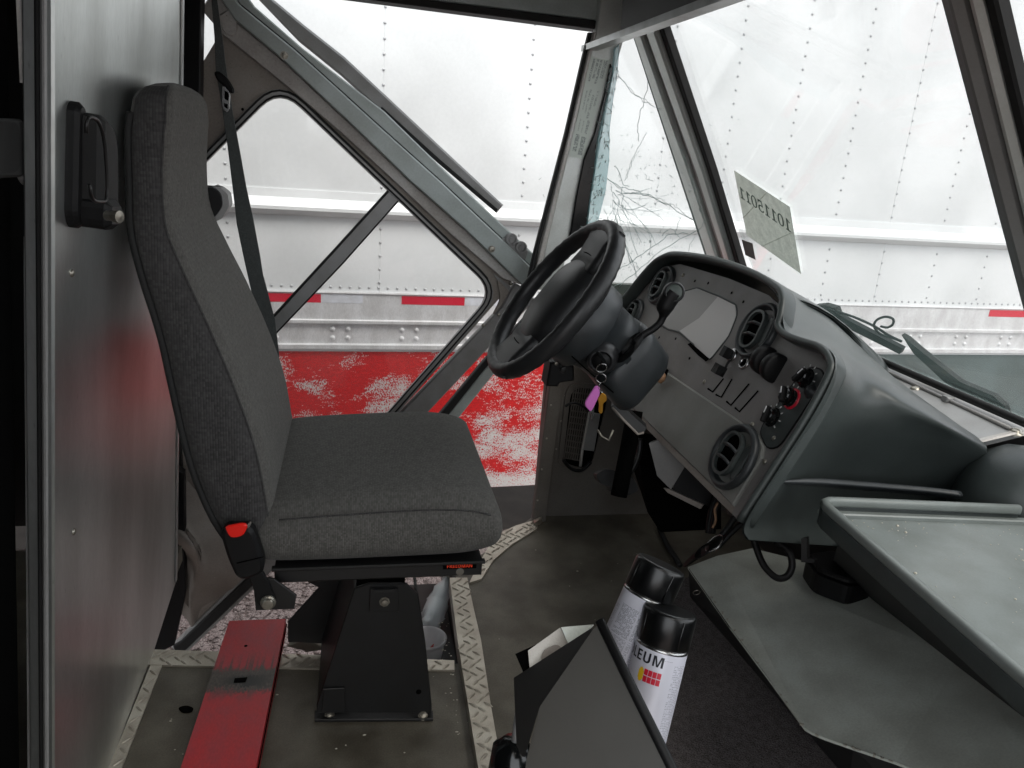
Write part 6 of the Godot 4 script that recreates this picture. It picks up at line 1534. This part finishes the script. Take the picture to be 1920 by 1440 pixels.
# ---------------------------------------------------------------- console box with the two spray cans
func build_console() -> void:
	var c := thing("console_box", "dark sheet-metal console box with open top and black rim in the foreground", "console", [Vector3(0.2725,0.5626,-0.6536)][0])
	part("front_sheet", slab([Vector3(0.2675,0.7077,-0.7051), Vector3(0.2763,0.7150,-0.7058), Vector3(0.3224,0.6253,-0.5823), Vector3(0.3267,0.6095,-0.5634), Vector3(0.1801,0.5635,-0.6267), Vector3(0.1883,0.5914,-0.6484), Vector3(0.2055,0.6324,-0.6763)], Vector3(0.003, -0.003, -0.005), 0.0), M.box_dark, c)
	part("side_sheet", slab([Vector3(0.1974,0.6054,-0.7584), Vector3(0.2684,0.7058,-0.7077), Vector3(0.2053,0.6331,-0.6755), Vector3(0.1837,0.6145,-0.6353), Vector3(0.1800,0.6116,-0.6278), Vector3(0.1791,0.6058,-0.6491)], Vector3(-0.002, -0.003, -0.005), 0.0), M.dark_paint, c)
	part("rim", tube([Vector3(0.2751,0.7167,-0.7085), Vector3(0.2996,0.6696,-0.6434), Vector3(0.3221,0.6280,-0.5852), Vector3(0.3315,0.6117,-0.5620)], 0.0056, 10), M.black, c)
	part("white_tab", slab([Vector3(0.2110,0.6384,-0.7660), Vector3(0.2486,0.6676,-0.7671), Vector3(0.2603,0.6457,-0.7576), Vector3(0.2138,0.6127,-0.7572)], Vector3(0.003, -0.004, -0.004), 0.0008), M.white_paint, c)
	part("bare_patch", slab(rounded([Vector3(0.2260,0.6327,-0.7599), Vector3(0.2297,0.6416,-0.7619), Vector3(0.2435,0.6488,-0.7611), Vector3(0.2499,0.6468,-0.7591), Vector3(0.2512,0.6395,-0.7565), Vector3(0.2274,0.6230,-0.7565)], 0.004, 3), Vector3(0.0002, 0.0002, 0.0006), 0.0), M.paint_brown, c)
	part("top_tab", slab([Vector3(0.2486,0.6713,-0.7629), Vector3(0.2863,0.6771,-0.7566), Vector3(0.2589,0.6494,-0.7537)], Vector3(0.003, -0.004, -0.004), 0.0008), M.cover, c)
	part("dark_tab", slab([Vector3(0.1980,0.6272,-0.7760), Vector3(0.2234,0.6403,-0.7746), Vector3(0.2148,0.6061,-0.7656), Vector3(0.2098,0.6020,-0.7654)], Vector3(0.003, -0.004, -0.004), 0.0008), M.hole, c)
	var l := thing("floor_lever", "short grey lever in a black rubber boot at the bottom edge", "lever", [Vector3(0.2080,0.4608,-0.7853)][0])
	part("boot", loft([circle([Vector3(0.2161,0.4054,-0.7874)][0], Vector3(1, 0, 0.2).normalized(), Vector3(-0.1, 0.2, 0.97), 0.040, 18), circle([Vector3(0.2094,0.4576,-0.7840)][0], Vector3(1, 0, 0.2).normalized(), Vector3(-0.1, 0.2, 0.97), 0.030, 18), circle([Vector3(0.2092,0.4728,-0.7888)][0], Vector3(1, 0, 0.2).normalized(), Vector3(-0.1, 0.2, 0.97), 0.027, 18), circle([Vector3(0.2101,0.4879,-0.7881)][0], Vector3(1, 0, 0.2).normalized(), Vector3(-0.1, 0.2, 0.97), 0.014, 18)]), M.gloss, l)
	part("rod", tube([Vector3(0.2098,0.4818,-0.7808), Vector3(0.2122,0.5069,-0.7883), Vector3(0.2153,0.5268,-0.7939)], 0.006, 10), M.frame, l)
	spray_can("white spray can with black cap, small grey print facing out, the farther of two", [Vector3(0.3360,0.5748,-0.7936)][0], [Vector3(0.3957,0.7142,-0.8249)][0], false)
	spray_can("white spray can with black cap, red grid emblem and bold lettering, the nearer of two", [Vector3(0.3517,0.5226,-0.7255)][0], [Vector3(0.3895,0.6834,-0.7683)][0], true)

func spray_can(label: String, foot: Vector3, top: Vector3, front: bool) -> void:
	var c := thing("spray_can", label, "spray can", foot, "spray cans in the console box")
	var n := (top - foot).normalized()
	var foot2 := foot - n * 0.03
	var L := (top - foot2).length()
	var r := 0.0325
	var capL := 0.046
	var view := (Vector3(0, 1.22, 0) - foot)
	view = (view - n * view.dot(n)).normalized()
	var sideways := n.cross(view).normalized()
	# body with a printed wrap: u runs round the can, v down it
	var st := new_st(true)
	var seg := 40
	var h1 := L - capL
	for i in seg:
		var a0 := TAU * i / seg
		var a1 := TAU * (i + 1) / seg
		var d0 := view * cos(a0) + sideways * sin(a0)
		var d1 := view * cos(a1) + sideways * sin(a1)
		var u0 := float(i) / seg
		var u1 := float(i + 1) / seg
		uv_quad(st, [foot2 + d0 * r, foot2 + d1 * r, foot2 + d1 * r + n * h1, foot2 + d0 * r + n * h1], [Vector2(u0, 1), Vector2(u1, 1), Vector2(u1, 0), Vector2(u0, 0)], d0 + d1)
	st.generate_normals()
	var pm := mat(Color.WHITE, 0.32, 0.1)
	var ink := Color(0.45, 0.46, 0.50)
	var wht := Color(0.83, 0.83, 0.87)
	if front:
		pm.albedo_texture = print_tex(640, 512, wht, ink, [[70, 40, 130, 420, 7, 2], [150, 30, 210, 430, 7, 2], [20, 24, 60, 30, 8, 1]], 71)
	else:
		pm.albedo_texture = print_tex(640, 512, wht, ink, [[556, 60, 636, 200, 6, 3], [4, 60, 20, 200, 6, 3], [556, 210, 636, 420, 5, 2], [4, 210, 20, 420, 5, 2], [30, 40, 130, 420, 5, 2], [440, 80, 540, 400, 6, 2]], 72)
	var b := part("body", st, pm, c)
	part("base_ring", lathe(foot2, n, [[0.0, 0.002], [r * 0.9, 0.002], [r * 1.01, 0.0], [r * 1.01, 0.003], [r * 0.99, 0.004]], 32), M.chrome, b)
	part("shoulder", lathe(foot2 + n * h1, n, [[r, 0.0], [r * 1.015, 0.001], [r * 1.0, 0.003], [r * 0.96, 0.004]], 32), M.chrome, b)
	# cap with flat facets
	var rings := []
	for q in [[0.97, 0.004], [1.02, 0.006], [1.03, capL - 0.005], [1.01, capL - 0.002], [0.97, capL]]:
		rings.append(circle(foot2 + n * (h1 + q[1]), view, sideways, r * q[0], 40))
	part("cap", loft(rings), M.cap, c)
	part("cap_top", lathe(foot2 + n * (h1 + capL + 0.0003), n, [[0.0, 0.0008], [r * 0.9, 0.0008], [r * 0.965, 0.0]], 40, false), M.cap, c)
	for a in [0.62, -0.9]:
		var d := view * cos(a) + sideways * sin(a)
		part("cap_rib", tube([foot2 + n * (h1 + 0.006) + d * r * 1.02, foot2 + n * (h1 + capL - 0.004) + d * r * 1.02], 0.0012, 6), M.cap, c)
	if not front:
		return
	# printed letters and emblem wrapped round the body
	wrap_text(c, "RUST-OLEUM", foot2 + n * (h1 - 0.011), n, view, sideways, r, 0.0132, 0.22, Color(0.07, 0.08, 0.12))
	wrap_text(c, "PRIME", foot2 + n * (h1 - 0.064), n, view, sideways, r, 0.0105, -0.42, Color(0.22, 0.29, 0.26))
	var rows := new_st(false)
	for i in 4:
		for j in 2:
			wrap_patch(rows, foot2 + n * (h1 - 0.0235 - j * 0.0082), n, view, sideways, r + 0.0004, -0.40 + i * 0.165, -0.40 + i * 0.165 + 0.147, 0.0072)
	rows.generate_normals()
	part("emblem_grid", rows, M.tape_red, c)
	var yel := new_st(false)
	for i in 6:
		var hh := 0.0085 * sqrt(1.0 - pow((i - 2.5) / 3.2, 2))
		wrap_patch(yel, foot2 + n * (h1 - 0.0277) + n * (hh - 0.004), n, view, sideways, r + 0.0005, -0.62 + i * 0.035, -0.585 + i * 0.035, hh * 2)
	yel.generate_normals()
	part("emblem_badge", yel, mat(Color(0.86, 0.70, 0.13), 0.4), c)

func wrap_patch(st: SurfaceTool, o: Vector3, n: Vector3, v: Vector3, s: Vector3, r: float, a0: float, a1: float, h: float) -> void:
	for k in 3:
		var t0 := lerpf(a0, a1, k / 3.0)
		var t1 := lerpf(a0, a1, (k + 1) / 3.0)
		var d0 := v * cos(t0) + s * sin(t0)
		var d1 := v * cos(t1) + s * sin(t1)
		quad(st, o + d0 * r, o + d1 * r, o + d1 * r - n * h, o + d0 * r - n * h, d0 + d1)

# text whose right end sits at angle a_end, wound round a cylinder
func wrap_text(parent: Node3D, text: String, o: Vector3, n: Vector3, v: Vector3, s: Vector3, r: float, height: float, a_end: float, ink: Color) -> void:
	var tm := TextMesh.new()
	tm.text = text
	var fnt := SystemFont.new()
	fnt.font_names = PackedStringArray(["Droid Sans"])
	fnt.font_weight = 700
	tm.font = fnt
	tm.font_size = 48
	tm.pixel_size = height / 36.0
	tm.depth = 0.0
	tm.horizontal_alignment = HORIZONTAL_ALIGNMENT_RIGHT
	var arr := tm.get_mesh_arrays()
	var pts: PackedVector3Array = arr[Mesh.ARRAY_VERTEX]
	var idx: PackedInt32Array = arr[Mesh.ARRAY_INDEX] if arr[Mesh.ARRAY_INDEX] != null else PackedInt32Array(range(pts.size()))
	var hi := -1e9
	for p in pts:
		hi = maxf(hi, p.x)
	var st := new_st(false)
	for i in range(0, idx.size(), 3):
		var q := []
		for k in 3:
			var p := pts[idx[i + k]]
			var a := a_end + (p.x - hi) / r
			q.append(o + (v * cos(a) + s * sin(a)) * (r + 0.00045) + n * p.y)
		tri(st, q[0], q[1], q[2], centre(q) - o)
	st.generate_normals()
	part("lettering", st, mat(ink, 0.4), parent)

# ---------------------------------------------------------------- loose things on the floor
func build_floor_things() -> void:
	var b := thing("red_plank", "red painted steel plank with a grimy worn band across it", "plank", [Vector3(-0.2304,0.0000,-1.3562)][0])
	var P := [Vector3(-0.2930,0.0500,-1.7263), Vector3(-0.1582,0.0500,-1.7235), Vector3(-0.1758,0.0500,-1.1773), Vector3(-0.3149,0.0500,-1.1942)]
	var st := new_st(false)
	uv_quad(st, P, [Vector2(0, 0), Vector2(1, 0), Vector2(1, 1), Vector2(0, 1)], Vector3.UP)
	st.generate_normals()
	var pm := mat(Color.WHITE, 0.42)
	pm.albedo_texture = plank_tex()
	part("painted_top", st, pm, b)
	part("plank_edge", slab([P[1] + Vector3(0, -0.001, 0), P[2] + Vector3(0, -0.001, 0), P[2] + Vector3(0, -0.04, 0), P[1] + Vector3(0, -0.04, 0)], Vector3(-0.006, 0, 0), 0.0), mat(Color(0.66, 0.12, 0.15), 0.45), b)
	part("side_groove", tube([P[1] + Vector3(0.001, -0.016, 0), P[2] + Vector3(0.001, -0.016, 0)], 0.0018, 5), M.hole, b)
	part("end_lip", slab([P[0] + Vector3(0, -0.001, 0), P[1] + Vector3(0, -0.001, 0), P[1] + Vector3(0, -0.02, 0), P[0] + Vector3(0, -0.02, 0)], Vector3(0, 0, 0.006), 0.0), mat(Color(0.66, 0.12, 0.15), 0.45), b)
	part("slot", slab([Vector3(-0.2497,0.0505,-1.5063), Vector3(-0.2228,0.0505,-1.5072), Vector3(-0.2253,0.0505,-1.4914), Vector3(-0.2499,0.0505,-1.4922)], Vector3(0, 0.0006, 0), 0.0), M.hole, b)
	part("small_hole", lathe([Vector3(-0.2407,0.0503,-1.6215)][0], Vector3.UP, [[0.004, 0.0], [0.004, 0.0004], [0.0, 0.0004]], 10), M.hole, b)

	var cb: Vector3 = [Vector3(0.2125,-0.2000,-1.8292)][0]
	var cup := thing("paper_cup", "white foam cup with a small red mark standing in the step well", "cup", cb)
	part("cup_wall", lathe(cb, Vector3.UP, [[0.0, 0.0], [0.033, 0.0], [0.035, 0.004], [0.0465, 0.078], [0.047, 0.084], [0.052, 0.087], [0.053, 0.094], [0.0495, 0.098], [0.046, 0.094], [0.034, 0.006], [0.0, 0.006]], 36), M.cup, cup)
	part("red_mark", slab(rounded([Vector3(0.2164,-0.1603,-1.8399), Vector3(0.2207,-0.1485,-1.8427), Vector3(0.2324,-0.1361,-1.8441), Vector3(0.2296,-0.1464,-1.8414), Vector3(0.2370,-0.1501,-1.8386), Vector3(0.2327,-0.1619,-1.8358), Vector3(0.2357,-0.1703,-1.8325), Vector3(0.2240,-0.1741,-1.8339), Vector3(0.2194,-0.1658,-1.8375)], 0.002, 2), Vector3(0, -0.0004, 0.0008), 0.0), mat(Color(0.80, 0.33, 0.33), 0.6), cup)

	var b0: Vector3 = [Vector3(0.2220,-0.1753,-1.9500)][0]
	var b1: Vector3 = [Vector3(0.2978,-0.1015,-2.1200)][0]
	var bo := thing("plastic_bottle", "crushed clear plastic bottle leaning in the step well behind the cup", "bottle", b0)
	var nn := (b1 - b0).normalized()
	var ax := axes(nn)
	var rings := []
	var Lb := (b1 - b0).length()
	var prof := [[0.0, 0.020], [0.01, 0.030], [0.12, 0.034], [0.2, 0.030], [0.3, 0.035], [0.42, 0.029], [0.52, 0.034], [0.64, 0.031], [0.74, 0.030], [0.85, 0.020], [0.93, 0.013], [1.0, 0.013]]
	for q in prof:
		var ring := circle(b0 + nn * Lb * q[0], ax[0], ax[1], q[1], 18)
		for i in ring.size():
			var cc: Vector3 = b0 + nn * Lb * q[0]
			ring[i] = cc + (ring[i] - cc) * rng.randf_range(0.8, 1.12)
		rings.append(ring)
	part("body", loft(rings), M.clear, bo)
	part("cap", lathe(b1, nn, [[0.0, -0.002], [0.015, -0.002], [0.015, 0.014], [0.013, 0.016], [0.0, 0.016]], 16), M.white_paint, bo)
	part("label_sleeve", loft([circle(b0 + nn * Lb * 0.30, ax[0], ax[1], 0.0362, 18), circle(b0 + nn * Lb * 0.52, ax[0], ax[1], 0.0357, 18)], false), M.clear, bo)

	tag(part("carpet", slab([Vector3(0.9117,0.0060,-1.8415), Vector3(1.0310,0.0060,-1.9210), Vector3(1.0202,0.0060,-1.5549), Vector3(1.0074,0.0060,-1.2739), Vector3(1.0828,0.0060,-1.1719), Vector3(1.1831,0.0060,-1.0421), Vector3(0.6714,0.0060,-1.1046), Vector3(0.5903,0.0060,-1.2561), Vector3(0.5251,0.0060,-1.4500), Vector3(0.6889,0.0060,-1.6659)], Vector3(0, -0.004, 0), 0.0), M.carpet), "worn dark grey carpet on the cab floor beside the engine cover", "carpet")
	# metal scrap on the strip
	tag(part("metal_scrap", slab([Vector3(-0.1623,-0.0973,-1.8136), Vector3(-0.1151,-0.0748,-1.8105), Vector3(-0.0647,-0.0969,-1.7925), Vector3(-0.1064,-0.1067,-1.7984)], Vector3(0.01, 0.03, -0.03), 0.004), M.tread), "crumpled scrap of bright metal lying on the tread strip behind the pedestal", "scrap")
	tag(part("torn_trim", patch([[Vector3(0.6086,0.0100,-2.2966), Vector3(0.6362,0.0100,-2.3187), Vector3(0.6606,0.0100,-2.3415)], [Vector3(0.6005,0.0200,-2.2472), Vector3(0.6161,0.0350,-2.2404), Vector3(0.6483,0.0120,-2.3063)], [Vector3(0.6128,0.0000,-2.2616), Vector3(0.6309,0.0000,-2.2758), Vector3(0.6492,0.0000,-2.3058)]], 3, Vector3.UP, 0.002), M.tread), "torn curl of tread plate at the foot of the door post", "scrap")
	# dirt
	var rock := lathe(Vector3.ZERO, Vector3.UP, [[0.0, -0.4], [0.9, -0.1], [0.7, 0.4], [0.0, 0.6]], 5, false).commit()
	var pl := []
	for i in 90:
		var s := rng.randf_range(0.0008, 0.0024)
		pl.append(Transform3D(Basis.from_euler(Vector3(0, rng.randf() * 6, 0)).scaled(Vector3(s * rng.randf_range(1, 2.2), s * 0.7, s)), Vector3(rng.randf_range(-0.4, 1.0), 0.001, rng.randf_range(-2.2, -1.2))))
	for i in 34:
		var f := rng.randf()
		var s := rng.randf_range(0.0008, 0.0022)
		var p: Vector3 = [Vector3(0.2556,0.0010,-1.7837)][0].lerp([Vector3(0.2404,0.0010,-1.3015)][0], f)
		pl.append(Transform3D(Basis.from_euler(Vector3(0, rng.randf() * 6, 0)).scaled(Vector3(s * rng.randf_range(1, 2.5), s * 0.7, s)), p + Vector3(rng.randf_range(-0.035, 0.0), 0.001, 0)))
	tag(scatter("floor_debris", rock, M.debris, pl), "pale grit and flakes of dirt scattered on the cab floor", "debris")
	tag(part("oil_spot", slab(rounded([Vector3(-0.3673,0.0015,-1.4839), Vector3(-0.3489,0.0015,-1.4903), Vector3(-0.3314,0.0015,-1.4784), Vector3(-0.3333,0.0015,-1.4654), Vector3(-0.3525,0.0015,-1.4642)], 0.01, 4), Vector3(0, 0.0006, 0), 0.0), M.hole), "dark oil spot on the floor left of the red plank", "stain")
